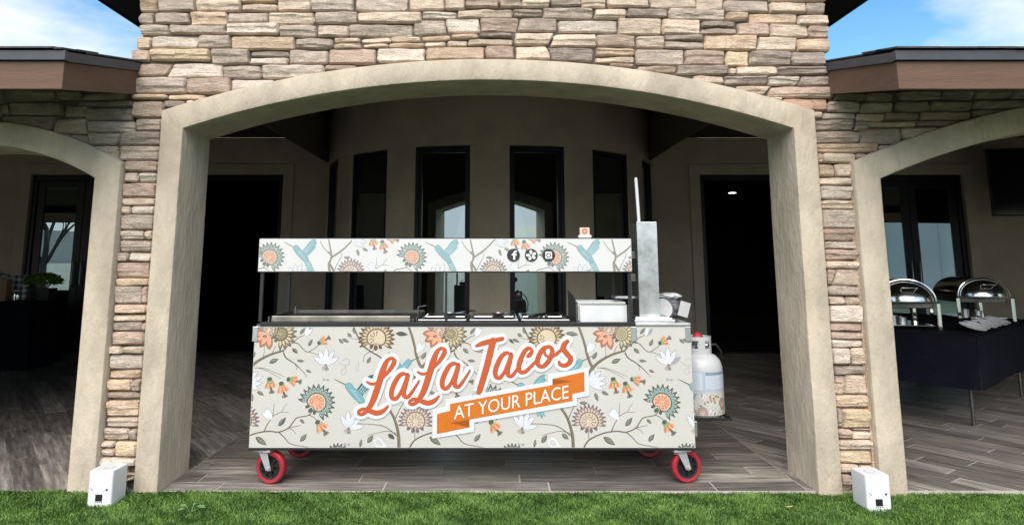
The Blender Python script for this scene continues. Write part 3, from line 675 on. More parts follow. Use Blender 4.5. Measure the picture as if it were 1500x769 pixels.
# ---- curved bay with tall narrow windows
BC = (-0.02, 10.3); BR = 2.4
BAY = thing('bay_wall', 'curved brown stucco bay with tall dark windows behind the taco cart', 'wall', (BC[0], BC[1], 0))
def sector(a0, a1, r0, r1, z0, z1, m, name, n=6, bevel=0):
    vs = []; 
    for z in (z0, z1):
        for r in (r0, r1):
            for i in range(n + 1):
                a = R(a0 + (a1 - a0) * i / n); vs.append((r * math.sin(a), -r * math.cos(a), z))
    k = n + 1; f = []
    for i in range(n):
        f += [(i, i + 1, k + i + 1, k + i), (2 * k + i, 3 * k + i, 3 * k + i + 1, 2 * k + i + 1), (i, 2 * k + i, 2 * k + i + 1, i + 1), (k + i, k + i + 1, 3 * k + i + 1, 3 * k + i)]
    f += [(0, k, 3 * k, 2 * k), (n, 2 * k + n, 3 * k + n, k + n)]
    mb = MB(); mb.add(vs, f, m); return mb.build(name, BAY, smooth=30, bevel=bevel)
sector(-90, 90, BR - .3, BR + .012, 2.69, 3.52, M_INNER, 'header', 48)
sector(-90, 90, BR - .3, BR + .006, 0, .32, M_INNER, 'sill_wall', 48)
HW = 8.1
WC = [-65.6, -39.6, -13.6, 13.6, 39.6, 65.6]
edges = [-90] + [v for c in WC for v in (c - HW, c + HW)] + [90]
for i in range(0, len(edges), 2): sector(edges[i], edges[i + 1], BR - .28, BR, .321, 2.689, M_INNER, 'pilaster', 6)
def bay_window(c):
    turn = c * .62 if abs(c) < 20 else c
    wv = BR * math.sin(R(HW)) - .004; a = R(c); r = BR * math.cos(R(HW)) - .055
    mb = MB()
    for (g0, g1, y0, y1) in ((0, .038, -.035, .06), (.039, .075, -.012, .04)):
        z0, z1 = .325 + g0, 2.685 - g0; x1 = wv - g0; d = g1 - g0
        mb.box(-x1, -x1 + d, y0, y1, z0, z1, M_NAVY); mb.box(x1 - d, x1, y0, y1, z0, z1, M_NAVY)
        mb.box(-x1 + d, x1 - d, y0 + .001, y1, z0, z0 + d, M_NAVY); mb.box(-x1 + d, x1 - d, y0 + .001, y1, z1 - d, z1, M_NAVY)
    wn_ = mb.build('window', BAY, (r * math.sin(a), -r * math.cos(a), 0), R(turn), bevel=.003)
    bbox('pane', wn_, -wv + .073, wv - .073, .008, .014, .398, 2.612, GLASS)
for c in WC: bay_window(c)

# ---- dim dining room behind the glass
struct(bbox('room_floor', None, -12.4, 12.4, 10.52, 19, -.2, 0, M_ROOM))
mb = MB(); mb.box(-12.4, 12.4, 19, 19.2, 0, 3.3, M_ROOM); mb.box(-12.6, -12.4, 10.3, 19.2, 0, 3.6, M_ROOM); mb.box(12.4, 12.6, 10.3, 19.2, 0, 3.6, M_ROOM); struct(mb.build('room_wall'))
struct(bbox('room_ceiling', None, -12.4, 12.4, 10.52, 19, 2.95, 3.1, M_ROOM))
M_LAMP = mat('warm_lamp', (1, .93, .8), emit=9.0)
for x, y, lb in ((5.8, 16.4, 'small round recessed ceiling light seen through the double door by the propane tank'), (2.87, 16.5, 'small round recessed ceiling light seen through the bay window by the steel post')):
    t = thing('recessed_light', lb, 'light', (x, y, 2.95))
    mb = MB(); mb.lathe([(.09, -.001), (.12, -.001), (.12, -.012), (.09, -.012), (.09, -.001)], M_WHITE, 20); mb.build('trim_ring', t)
    mb = MB(); mb.lathe([(.0005, -.006), (.089, -.006)], M_LAMP, 20); mb.build('lamp', t)

# ---- land behind the camera, seen mirrored in the glass
hv = []; hf = []
nn = 90
for k, (rad, hh) in enumerate(((260, 0), (330, 9), (520, 26), (800, 40))):
    for i in range(nn + 1):
        a = R(180 + 180 * i / nn); hv.append((rad * math.cos(a), rad * math.sin(a), -1 + hh * (.55 + .6 * noise.noise((math.cos(a) * 3, math.sin(a) * 3, k)))))
hf = [(k * (nn + 1) + i, k * (nn + 1) + i + 1, (k + 1) * (nn + 1) + i + 1, (k + 1) * (nn + 1) + i) for k in range(3) for i in range(nn)]
mb = MB(); mb.add(hv, hf, mat('hazy_hills', (.06, .085, .08), .95, var=.3, vscale=.02)); struct(mb.build('hills', smooth=180))
M_BARK = mat('bark', (.06, .05, .042), .95, var=.3, vscale=8, bump=.4, bscale=30)
def bare_tree(loc, h, label, seed):
    rr = random.Random(seed); t = thing('bare_tree', label, 'tree', loc, group='bare trees on the lawn'); tr = MB(); cw = MB()
    def grow(mbx, p, d, ln, r, lv):
        pts = [p]; q = p
        for i in range(4):
            d = (d + Vector((rr.uniform(-.22, .22), rr.uniform(-.22, .22), rr.uniform(-.05, .15)))).normalized(); q = q + d * ln / 4; pts.append(q)
        mbx.tube(pts, r, M_BARK, 6 if lv < 2 else 4, r * .55)
        if lv < 4:
            for k in range(3 if lv else 5):
                b = pts[rr.choice((2, 3, 4))]; dd = (d + Vector((rr.uniform(-1, 1), rr.uniform(-1, 1), rr.uniform(-.2, .7))) * .85).normalized()
                grow(cw, b, dd, ln * rr.uniform(.55, .75), r * .55, lv + 1)
    grow(tr, Vector((0, 0, -.1)), Vector((0, 0, 1)), h * .4, h * .022, 0)
    tr.build('trunk', t, smooth=180); cw.build('crown', t, smooth=180)
bare_tree((-15.5, -3.2, 0), 6.5, 'bare branching tree mirrored in the glass door beside the small arch', 4)
# white marquee mirrored in the door by the chafing dishes
t = thing('marquee', 'white marquee with framed panels mirrored in the door behind the chafing dishes', 'tent', (17.5, -7, 0), R(-32))
M_TENT = bpy.data.materials.new('white_canvas'); M_TENT.use_nodes = True; N = M_TENT.node_tree.nodes; K = M_TENT.node_tree.links.new
pb = N['Principled BSDF']; pb.inputs['Base Color'].default_value = (.8, .82, .84, 1); pb.inputs['Roughness'].default_value = .8
tl = N.new('ShaderNodeBsdfTranslucent'); tl.inputs['Color'].default_value = (.85, .87, .88, 1); ms = N.new('ShaderNodeMixShader'); ms.inputs[0].default_value = .6
K(pb.outputs[0], ms.inputs[1]); K(tl.outputs[0], ms.inputs[2]); K(ms.outputs[0], N['Material Output'].inputs[0])
for i in range(5): bbox('wall_panel', t, -5 + i * 2 + .02, -5 + i * 2 + 1.98, -.04, .04, .1, 3.4, M_TENT)
for i in range(6): bbox('post', t, -5.03 + i * 2, -4.97 + i * 2, -.12, -.045, -.1, 3.5, M_DSTEEL)
mb = MB(); mb.add([(-5.4, .6, 3.5), (5.4, .6, 3.5), (5.4, -3, 5.2), (-5.4, -3, 5.2), (-5.4, -6.6, 3.5), (5.4, -6.6, 3.5)], [(0, 1, 2, 3), (3, 2, 5, 4)], M_TENT); mb.build('canopy', t)

# ================================================================== THE TACO CART
CART = thing('taco_cart', 'long floral printed taco cart with sign board on red caster wheels under the central arch', 'food cart', (-0.12, 4.78, 0))
CO = Vector(CART.location)
def cpart(name, fn, parent=None, bevel=0, smooth=None, **k):
    mb = MB(); fn(mb); mb.v = [tuple(Vector(v) - CO) for v in mb.v]
    return mb.build(name, parent or CART, bevel=bevel, smooth=smooth, **k)
X0, X1, Y0, Y1, Z0, Z1 = -1.491, 1.253, 4.42, 5.12, 0.217, 0.943
M_UNDER = mat('cart_underside', (.03, .03, .03), .6, var=.2, vscale=8)
FP = cpart('front_panel', lambda m: m.box(X0, X1, Y0, Y0 + .018, Z0, Z1, M_PANEL), bevel=.002)
cpart('side_panel', lambda m: m.box(X0 + .001, X0 + .02, Y0 + .019, Y1, Z0, Z1, M_PANEL))
cpart('side_panel', lambda m: m.box(X1 - .02, X1 - .001, Y0 + .019, Y1, Z0, Z1, M_PANEL))
cpart('back_panel', lambda m: m.box(X0 + .021, X1 - .021, Y1 - .018, Y1, Z0, Z1 - .001, M_STEEL))
cpart('bottom_shelf', lambda m: m.box(X0 + .021, X1 - .021, Y0 + .019, Y1 - .019, Z0 + .003, Z0 + .03, M_UNDER))
cpart('bottom_trim', lambda m: m.box(X0, X1, Y0 - .004, Y0 + .03, Z0 - .012, Z0 - .001, M_BPAINT))
cpart('counter_rail', lambda m: m.box(X0 + .03, .905, Y0 - .006, Y0 + .03, Z1 + .001, Z1 + .026, M_BPAINT), bevel=.003)
cpart('counter_top', lambda m: m.box(X0, .905, Y0 + .031, Y1, Z1 + .001, Z1 + .012, M_DSTEEL))
cpart('steel_top', lambda m: m.box(.907, X1 + .002, Y0 - .006, Y1, Z1 + .001, Z1 + .020, M_STEEL), bevel=.003)
for xx in (X0 - .012, .878, X1 - .034):
    cpart('corner_bracket', lambda m: m.box(xx, xx + .034, Y0 - .007, Y0 - .001, Z1 - .092, Z1 - .001, M_STEEL), bevel=.002)
cpart('corner_bracket', lambda m: m.box(X1 + .001, X1 + .022, Y0 + .02, Y0 + .06, Z0 + .06, Z0 + .15, M_STEEL), bevel=.002)

# casters
def caster(x, y, turn):
    k = cpart('caster', lambda m: None)
    bpy.data.objects.remove(k)
    mb = MB()
    r = .097
    mb.box(-.055, .055, -.05, .05, .190, .2035, M_GALV)
    off = .042
    for s in (-1, 1):
        q = [(-.03, s * .034, .19), (.03, s * .034, .19), (off + .018, s * .034, .085), (off, s * .034, .078), (off - .018, s * .034, .085)]
        mb.prism(q, (0, s * .004, 0), M_GALV)
    mb.tube([(off, -.046, .097), (off, .046, .097)], .011, M_GALV, 10)
    mb.lathe([(.03, 0), (.036, .0), (.036, -.02), (.03, -.02)], M_GALV, 16, Matrix.Translation((0, 0, .19)))
    fk = mb.build('caster', CART, Vector((x, y, 0)) - CO, turn, bevel=.0015)
    mx_ = Matrix.Translation((off, 0, .097)) @ Matrix.Rotation(R(90), 4, 'X')
    ty = MB(); ty.lathe([(.070, -.022), (.088, -.024), (.0945, -.019), (.097, -.009), (.097, .009), (.0945, .019), (.088, .024), (.070, .022)], M_RED, 40, mx_); ty.build('tyre', fk, smooth=40)
    rm = MB(); rm.lathe([(.069, -.018), (.0705, -.021), (.0705, .021), (.069, .018), (.060, .016), (.060, -.016), (.069, -.018)], M_BPAINT, 32, mx_)
    rm.lathe([(.012, -.024), (.027, -.024), (.027, .024), (.012, .024)], M_BPAINT, 20, mx_)
    rm.lathe([(.026, -.004), (.061, -.004), (.061, .004), (.026, .004)], M_BPAINT, 24, mx_)
    for i in range(8):
        rm.box(.024, .062, -.006, .006, -.015, .015, M_BPAINT, mx_ @ Matrix.Rotation(i * math.pi / 4 + .2, 4, 'Z'))
    rm.build('rim', fk, smooth=35)
caster(-1.400, 4.475, R(-14)); caster(1.165, 4.475, R(12)); caster(-1.30, 5.05, R(-150)); caster(1.06, 5.05, R(-20))

# sign board on black posts
SB = cpart('sign_board', lambda m: m.box(X0, .897, 4.42, 4.438, 1.283, 1.490, M_SIGN), bevel=.002)
def sframe(m):
    m.box(X0 + .002, .895, 4.4385, 4.455, 1.276, 1.295, M_BPAINT); m.box(X0 + .002, .895, 4.4385, 4.455, 1.478, 1.4965, M_BPAINT)
    m.box(X0 + .006, X0 + .03, 4.4555, 5.05, 1.277, 1.297, M_BPAINT); m.box(.87, .893, 4.4555, 5.05, 1.277, 1.297, M_BPAINT)
cpart('sign_frame', sframe)
for xx, yy in ((X0 + .012, 4.440), (-.297, 4.440), (.873, 4.440)):
    wv = .02 if abs(xx + .297) > .1 else .014
    cpart('post', lambda m: m.box(xx, xx + wv, yy, yy + wv, Z1 + .027, 1.275, M_BPAINT))
for xx in (X0 + .012, .872):
    cpart('post', lambda m: m.box(xx, xx + .02, 5.03, 5.05, Z1 + .013, 1.276, M_BPAINT))

# ---------------------------------------------------------------- floral print and lettering (flat print on the boards)
INK = {}
def ink(n, c): INK[n] = mat('ink_' + n, tuple(v * .76 for v in c), .33, spec=.45, var=.05, vscale=30)
for n_, c_ in dict(brown=(.165, .135, .095), bark=(.235, .20, .135), leafd=(.105, .105, .082), leafl=(.27, .265, .225), orange=(.68, .25, .10), orangel=(.78, .45, .26), green=(.36, .41, .21), greend=(.10, .125, .095),
                   teal=(.19, .31, .29), tealp=(.45, .53, .50), blue=(.19, .42, .47), blued=(.055, .135, .165), bluel=(.42, .60, .62), lily=(.80, .81, .84), lilyo=(.40, .40, .44), ochre=(.46, .35, .20), ochred=(.15, .10, .06), cream=(.72, .60, .44),
                   purple=(.21, .155, .175), pinkp=(.52, .40, .34), rust=(.44, .20, .115), olive=(.40, .36, .21), letter=(.60, .11, .03), shade=(.40, .075, .022), halo=(.79, .82, .87), banner=(.68, .185, .018), bannerd=(.40, .09, .01), bannerm=(.60, .15, .016), white=(.90, .90, .90), black=(.03, .03, .035), peach=(.84, .43, .28)).items(): ink(n_, c_)

PALE = {}
for n_ in list(INK):
    c_ = INK[n_].node_tree.nodes['Principled BSDF'].inputs['Base Color'].default_value
    PALE[n_] = mat('pale_ink_' + n_, tuple(min(.66, v * .80 + .10) for v in c_[:3]), .33, spec=.45)  # lighter copy of each ink for the sign board
class Sheet:
    """flat print: polygons in print units laid on a board, kept a hair apart in depth"""
    def __init__(s, fx, clip, y, lift=4e-4, inks=None): s.inks = inks or INK; s.fx = fx; s.clip = clip; s.y = y; s.mb = MB(); s.k = 0; s.lift = lift
    def poly(s, pts, c, layer=0):
        q = [s.fx(*p) for p in pts]
        q = clip_poly(q, *s.clip)
        if len(q) < 3: return
        s.k = (s.k + 1) % 24
        y = s.y - .0004 - layer * s.lift - s.k * 1.5e-5
        s.mb.add([(x, y, z) for x, z in q], [tuple(range(len(q)))], s.inks[c])
    def strip(s, pts, ws, c, layer=0):
        """ribbon of varying width; clipped piecewise"""
        n = len(pts); Lp = []; Rp = []
        for i in range(n):
            a = pts[max(i - 1, 0)]; b = pts[min(i + 1, n - 1)]; dx, dy = b[0] - a[0], b[1] - a[1]; l = math.hypot(dx, dy) + 1e-9
            w_ = ws[i] / 2; Lp.append((pts[i][0] - dy / l * w_, pts[i][1] + dx / l * w_)); Rp.append((pts[i][0] + dy / l * w_, pts[i][1] - dx / l * w_))
        s.k = (s.k + 1) % 24
        for i in range(n - 1):
            q = clip_poly([s.fx(*p) for p in (Lp[i], Lp[i + 1], Rp[i + 1], Rp[i])], *s.clip)
            if len(q) < 3: continue
            y = s.y - .0004 - layer * s.lift - s.k * 1.2e-5 - i * 1.5e-6
            s.mb.add([(x, y, z) for x, z in q], [tuple(range(len(q)))], s.inks[c])
    def stroke(s, pts, w0, w1, c, layer=0, n=7):
        p = catmull(pts, n); m = len(p); s.strip(p, [w0 + (w1 - w0) * i / (m - 1) for i in range(m)], c, layer)
    def ell(s, cx, cy, rx, ry, c, layer=0, ang=0, n=18):
        ca, sa = math.cos(R(ang)), math.sin(R(ang))
        s.poly([(cx + rx * math.cos(t) * ca - ry * math.sin(t) * sa, cy + rx * math.cos(t) * sa + ry * math.sin(t) * ca) for t in (2 * math.pi * i / n for i in range(n))], c, layer)
    def petal(s, cx, cy, ang, ln, wd, c, layer=0, tip=.6):
        ca, sa = math.cos(R(ang)), math.sin(R(ang))
        prof = [(0, .12), (.2, .6), (.45, 1), (tip + .15, .85), (.9, .4), (1, 0)]
        pts = [(t * ln, h * wd / 2) for t, h in prof] + [(t * ln, -h * wd / 2) for t, h in prof[-2::-1]]
        s.poly([(cx + x * ca - y * sa, cy + x * sa + y * ca) for x, y in pts], c, layer)
    def leaf(s, cx, cy, ln, wd, ang, layer=2):
        ca, sa = math.cos(R(ang)), math.sin(R(ang)); N_ = 9
        up = [(-ln / 2 + ln * i / N_, -wd / 2 * math.sin(math.pi * (i / N_) ** .85)) for i in range(N_ + 1)]
        dn = [(x, -y * .95) for x, y in up]
        T = lambda p: (cx + p[0] * ca - p[1] * sa, cy + p[0] * sa + p[1] * ca)
        s.poly([T(p) for p in up] + [T(p) for p in dn[-2:0:-1]], 'leafd', layer)
        s.poly([T((x * .86, y * .72 - .4)) for x, y in up], 'leafl', layer + 1)
        s.poly([T((x * .8, y * .45 + 1.2)) for x, y in dn], 'leafl', layer + 1)
    def bell(s, cx, cy, ang, k=1.0, layer=2):
        """orange tassel flower: green cap, orange petals, dark feet; ang = direction of the skirt"""
        ca, sa = math.cos(R(ang)), math.sin(R(ang)); T = lambda x, y: (cx + k * (x * ca - y * sa), cy + k * (x * sa + y * ca))
        s.petal(*T(30, 0), ang, 48 * k, 14 * k, 'brown', layer)
        for a in (-26, -9, 9, 26): s.petal(*T(58, a * .35), ang + a * .7, 20 * k, 7 * k, 'brown', layer)
        for i, a in enumerate((-40, -24, -8, 8, 24, 40)): s.petal(*T(2, a * .25), ang + a * .85, 46 * k, 15 * k, 'orange' if i % 2 else 'orangel', layer + 1)
        for a in (-30, -10, 10, 30): s.petal(*T(-10, a * .2), ang + a, 30 * k, 12 * k, 'green', layer + 2)
        s.ell(*T(-12, 0), 12 * k, 15 * k, 'greend', layer + 3, ang)
    def lily(s, cx, cy, ang, k=1.0, angs=(-62, -34, -8, 20, 48), layer=2, foot=True):
        for a, ln in zip(angs, (92, 104, 112, 102, 90)):
            s.petal(cx, cy, ang + a, ln * k + 5, 29 * k + 3, 'lilyo', layer); s.petal(cx, cy, ang + a, ln * k, 27 * k - 2, 'lily', layer + 1)
            ca, sa = math.cos(R(ang + a)), math.sin(R(ang + a)); s.strip([(cx + ca * 15 * k, cy + sa * 15 * k), (cx + ca * ln * .75 * k, cy + sa * ln * .75 * k)], [1.6, 1], 'lilyo', layer + 2)
        if foot:
            for a in (-40, -15, 15, 40): s.petal(cx, cy, ang + 180 + a, 34 * k, 12 * k, 'pinkp' if a > 0 else 'leafl', layer + 2)
            s.ell(cx, cy, 11 * k, 8 * k, 'leafl', layer + 3, ang)
    def bud(s, cx, cy, ang, k=1.0, layer=2):
        for a, w_ in ((-16, 26), (12, 26), (0, 24)):
            s.petal(cx, cy, ang + a, 74 * k + 4, w_ * k + 4, 'lilyo', layer); s.petal(cx, cy, ang + a, 74 * k, w_ * k, 'lily', layer + 1)
    def fan(s, cx, cy, a0, a1, rin, rout, n, cols, spiky=False, layer=3):
        pet, petin, ring, heart, squig = cols
        for i in range(n):
            a = a0 + (a1 - a0) * (i + .5) / n; ca, sa = math.cos(R(a)), math.sin(R(a)); wd = 2 * math.pi * (rout * .82) * (a1 - a0) / 360 / n
            s.petal(cx + ca * rin * .8, cy + sa * rin * .8, a, rout - rin * .8 + (10 if spiky else 4), wd * 1.0, ring, layer, .55)
            s.petal(cx + ca * rin * .85, cy + sa * rin * .85, a, (rout - rin) * .92, wd * .74, pet, layer + 1, .55)
            s.petal(cx + ca * rin * .95, cy + sa * rin * .95, a, (rout - rin) * .66, wd * .34, petin, layer + 2, .55)
            s.ell(cx + ca * (rout + 1), cy + sa * (rout + 1), 6, 5, ring, layer + 2, a, 8)
        for a in (a1 + 25, a1 + 55, a0 - 25, a0 - 55): s.petal(cx + math.cos(R(a)) * rin * .7, cy + math.sin(R(a)) * rin * .7, a, 34, 20, ring, layer)
        # kidney heart
        am = (a0 + a1) / 2
        kid = []
        for i in range(40):
            t = 2 * math.pi * i / 40; rr = rin * (1 - .46 * math.exp(-((t - math.pi) / .55) ** 2)); kid.append((t, rr))
        for f, c, l in ((1.06, ring, 3), (.94, 'cream', 4), (.84, heart, 5)):
            s.poly([(cx + f * r_ * math.cos(t + R(am)), cy + f * r_ * math.sin(t + R(am))) for t, r_ in kid], c, layer + l)
        for j in range(9):
            t0 = -2.3 + j * 4.6 / 8; pts = []
            for i in range(7):
                r_ = rin * (.30 + .085 * i); t = t0 + .17 * math.sin(i * 2.1 + j) + R(am); pts.append((cx + r_ * math.cos(t), cy + r_ * math.sin(t)))
            s.stroke(pts, 3.0, 3.0, squig, layer + 6, 3)
    def bird(s, ox, oy, k=1.0, flip=False, layer=3):
        f = -1 if flip else 1
        T = lambda p: (ox + f * p[0] * k, oy + p[1] * k)
        s.stroke([T(p) for p in ((-82, -40), (-45, -22), (-10, -4))], 3, 7 * k, 'brown', layer)
        wing = [(48, 30), (72, -2), (98, -38), (128, -62), (152, -66), (146, -44), (156, -34), (142, -14), (148, 0), (128, 22), (104, 48), (76, 64)]
        s.poly([T(p) for p in wing], 'blued', layer); s.poly([T((p[0] * .97 + 3, p[1] * .95 + 1)) for p in wing], 'blue', layer + 1)
        for a in range(4): s.stroke([T(p) for p in ((66 + a * 9, 30 + a * 7), (96 + a * 9, -8 + a * 10), (130 + a * 4, -46 + a * 15))], 7, 2, 'bluel', layer + 2)
        body = catmull([(-14, 0), (-2, -16), (16, -18), (30, -4), (48, 18), (76, 40), (96, 72), (100, 104), (82, 108), (52, 86), (24, 58), (4, 34), (-8, 18)], 4, True)
        s.poly([T((p[0] * 1.03 - 1, p[1] * 1.03)) for p in body], 'blued', layer + 2); s.poly([T(p) for p in body], 'blue', layer + 3)
        for i in range(5): s.stroke([T(p) for p in ((16 + i * 12, 22 + i * 15), (32 + i * 11, 30 + i * 14), (50 + i * 9, 34 + i * 14))], 6, 3, 'bluel', layer + 4)
        tail = [(68, 72), (100, 84), (122, 120), (150, 182), (136, 174), (130, 194), (114, 172), (104, 186), (92, 150), (72, 110)]
        s.poly([T(p) for p in tail], 'blued', layer + 1); s.poly([T((p[0] * .985 + 2, p[1] * .985 + 1)) for p in tail], 'blue', layer + 2)
        for i in range(3): s.stroke([T(p) for p in ((82 + i * 9, 104), (96 + i * 11, 138), (104 + i * 16, 174))], 5, 3, 'bluel', layer + 3)
        s.ell(*T((4, 0)), 9 * k, 8 * k, 'bluel', layer + 5); s.ell(*T((3, 0)), 4.5 * k, 4.5 * k, 'blued', layer + 6)

def floral(s, ox, sign=False):
    """one repeat of the chinoiserie print, 1020 units wide"""
    P = lambda pts: [(x + ox, y) for x, y in pts]
    st = lambda pts, a, b, c='brown', l=0: s.stroke(P(pts), a, b, c, l)
    # upper tree
    st([(112, 20), (135, 80), (155, 150), (165, 200), (182, 250), (200, 285)], 13, 17, 'brown'); st([(114, 20), (137, 80), (157, 150), (167, 200), (184, 250), (200, 280)], 7, 9, 'bark', 1)
    st([(160, 350), (180, 310), (200, 280), (245, 240), (310, 205), (370, 185), (396, 178)], 22, 10); st([(163, 346), (184, 306), (204, 276), (247, 238), (312, 202), (372, 183)], 11, 4, 'bark', 1)
    st([(390, 182), (405, 160), (440, 135), (480, 100), (525, 82)], 8, 3); st([(392, 190), (410, 222), (445, 245), (470, 262), (510, 300), (540, 335)], 9, 3)
    st([(465, 262), (478, 280), (472, 296)], 4, 2); st([(450, 130), (480, 138), (512, 172), (540, 186), (585, 160), (608, 135)], 6, 3); st([(540, 186), (575, 195), (615, 212)], 4, 2)
    st([(270, 225), (278, 180), (268, 90)], 3, 2); st([(225, 282), (270, 283), (325, 300), (405, 335)], 4, 2); st([(250, 283), (300, 300), (385, 345)], 3, 2)
    st([(320, 205), (345, 150)], 4, 3)
    # lower tree
    st([(5, 520), (40, 575), (62, 640), (72, 700), (74, 790)], 14, 20); st([(6, 522), (42, 577), (64, 640), (74, 700), (76, 790)], 7, 10, 'bark', 1)
    st([(48, 585), (70, 535), (105, 468)], 6, 3); st([(100, 470), (92, 450)], 3, 2)
    st([(120, 790), (150, 725), (190, 692), (260, 665), (330, 655), (385, 660), (440, 638), (468, 602), (492, 576), (560, 560), (592, 515)], 9, 5)
    st([(385, 660), (420, 690), (460, 728), (560, 748), (660, 770)], 6, 3); st([(440, 636), (470, 650), (486, 672)], 4, 2); st([(450, 634), (515, 620)], 4, 2); st([(560, 560), (590, 575), (615, 598)], 5, 3)
    st([(300, 655), (320, 610), (345, 570), (352, 490)], 6, 2); st([(346, 568), (390, 545), (440, 545)], 4, 2); st([(398, 540), (412, 515), (428, 494)], 3, 2); st([(345, 570), (325, 530)], 3, 2)
    st([(166, 700), (165, 630)], 4, 3); st([(70, 690), (-10, 630), (-90, 615), (-190, 610)], 6, 3); st([(60, 670), (-5, 655), (-110, 680)], 4, 2)
    st([(880, 790), (905, 770), (960, 760)], 4, 2)
    # branch at the sunflower
    st([(800, 20), (830, 85), (870, 150), (915, 185), (980, 225), (1040, 300)], 10, 8); st([(802, 22), (832, 85), (872, 148), (917, 182)], 5, 3, 'bark', 1); st([(915, 186), (935, 170), (930, 130)], 4, 3); st([(910, 188), (880, 205), (870, 250)], 4, 3); st([(840, 110), (800, 105), (770, 90)], 3, 2)
    # curl sprays
    for q in ([(722, 245), (760, 270), (790, 250), (770, 225), (745, 240)], [(765, 270), (770, 310), (748, 322), (742, 295), (765, 285)], [(838, 240), (846, 270), (840, 300), (828, 280), (838, 262)]): st(q, 3, 2, 'lilyo')
    st([(2, 760), (-40, 700), (-70, 715), (-50, 745), (0, 740)], 12, 8, 'lily'); 
    for a in ((78, 78, 84, 34, 6), (212, 208, 58, 30, -58), (338, 240, 68, 34, -24), (462, 180, 52, 28, 42), (497, 240, 52, 22, 6), (548, 302, 40, 20, 22), (552, 130, 54, 26, -62), (502, 60, 56, 24, -52), (735, 122, 46, 22, 45), (216, 455, 60, 26, 72), (268, 433, 52, 26, 28), (140, 490, 58, 24, 2),
              (404, 600, 74, 34, -50), (522, 598, 42, 22, 42), (285, 712, 92, 40, 35), (533, 693, 64, 32, -50), (28, 686, 56, 32, 38), (-95, 700, 62, 34, -55), (-150, 725, 20, 56, 10), (785, 85, 40, 22, 35), (762, 118, 52, 24, 25), (810, 62, 40, 18, 65), (905, 235, 50, 26, -60), (18, 460, 46, 24, 35)):
        s.leaf(a[0] + ox, a[1], a[2] * .9, a[3] * .82, a[4])
    s.bell(320 + ox, 360, 78); s.bell(392 + ox, 386, 72); s.bell(440 + ox, 352, 12, .92); s.bell(612 + ox, 128, -28, .85); s.bell(620 + ox, 612, 52, 1.05)
    s.lily(648 + ox, 268, -82, .98); s.lily(172 + ox, 378, -18, 1.0, (-50, -28, -6, 16, 38), foot=False); s.lily(795 + ox, 640, -72, 1.0, (-50, -22, 4, 30, 62))
    s.bud(345 + ox, 588, -130, 1.0); s.bud(170 + ox, 190, -58, .95); s.bud(520 + ox, 92, -60, .8)
    for xx, yy in ((652, 352), (788, 732)):
        for a in (170, 200, -10, 20): s.petal(xx + ox, yy, a, 22, 7, 'lilyo', 2)
    s.fan(602 + ox, 488, -178, 75, 56, 104, 15, ('tealp', 'teal', 'greend', 'peach', 'rust'))
    s.fan(168 + ox, 598, -200, 22, 54, 96, 15, ('pinkp', 'cream', 'purple', 'cream', 'purple'))
    s.fan(946 + ox, 105, -215, 40, 56, 104, 17, ('ochre', 'cream', 'ochred', 'cream', 'ochred'), True)
    # rust and olive paisley bloom at the top edge
    for a in (120, 150, 180, 85): s.petal(300 + ox, 75, a, 100, 46, 'rust', 2); s.petal(300 + ox, 75, a, 80, 26, 'peach', 3)
    s.fan(372 + ox, 78, -60, 100, 40, 92, 8, ('olive', 'cream', 'brown', 'olive', 'brown')); s.fan(300 + ox, 52, -180, 60, 36, 66, 9, ('pinkp', 'rust', 'purple', 'cream', 'purple'))
    s.fan(735 + ox, 800, -190, 10, 40, 70, 11, ('leafl', 'tealp', 'greend', 'leafl', 'greend'))
    s.bird(783 + ox, 418 if sign else 388)
    if not sign: s.bird(126 + ox, 245, .86, True)

def px_sheet(px, pz, x_ref, z_ref, kx, kz): return lambda x, y: (x_ref + (px + x / 4.047) * kx, z_ref - (pz + y / 4.047) * kz)
fx_panel = px_sheet(820 - 369, 470 - 478, X0, Z1, 2.744 / 646, .726 / 178)
sh = Sheet(fx_panel, (X0 + .003, X1 - .003, Z0 + .004, Z1 - .004), Y0, 2.0e-4)
for k in (-2, -1, 0, 1): floral(sh, k * 1020)
sh.mb.v = [tuple(Vector(v) - CO) for v in sh.mb.v]
sh.mb.build('floral_print', FP, fix=False)
# the same print, smaller, on the sign board
g = 208 / 252
fx_sign = lambda x, y: (X0 + ((395 - 379) + (x - 602) / 4.047 * g) * (2.388 / 546), 1.490 - ((y - 355) / 4.047 * g) * (.207 / 48))
sh = Sheet(fx_sign, (X0 + .003, .894, 1.286, 1.487), 4.42, 2.0e-4, PALE)
for k in (-1, 0, 1, 2, 3):
    floral(sh, k * 1020, True); s_ = k * 1020
    sh.stroke([(1040 + s_, 600), (1030 + s_, 540), (1045 + s_, 480), (1020 + s_, 350)], 20, 9, 'bark', 1); sh.stroke([(1045 + s_, 490), (1130 + s_, 430), (1210 + s_, 345)], 14, 8, 'bark', 1); sh.stroke([(1040 + s_, 470), (990 + s_, 420), (960 + s_, 370)], 7, 4, 'bark', 1)
sh.mb.v = [tuple(Vector(v) - CO) for v in sh.mb.v]
sh.mb.build('floral_print', SB, fix=False)

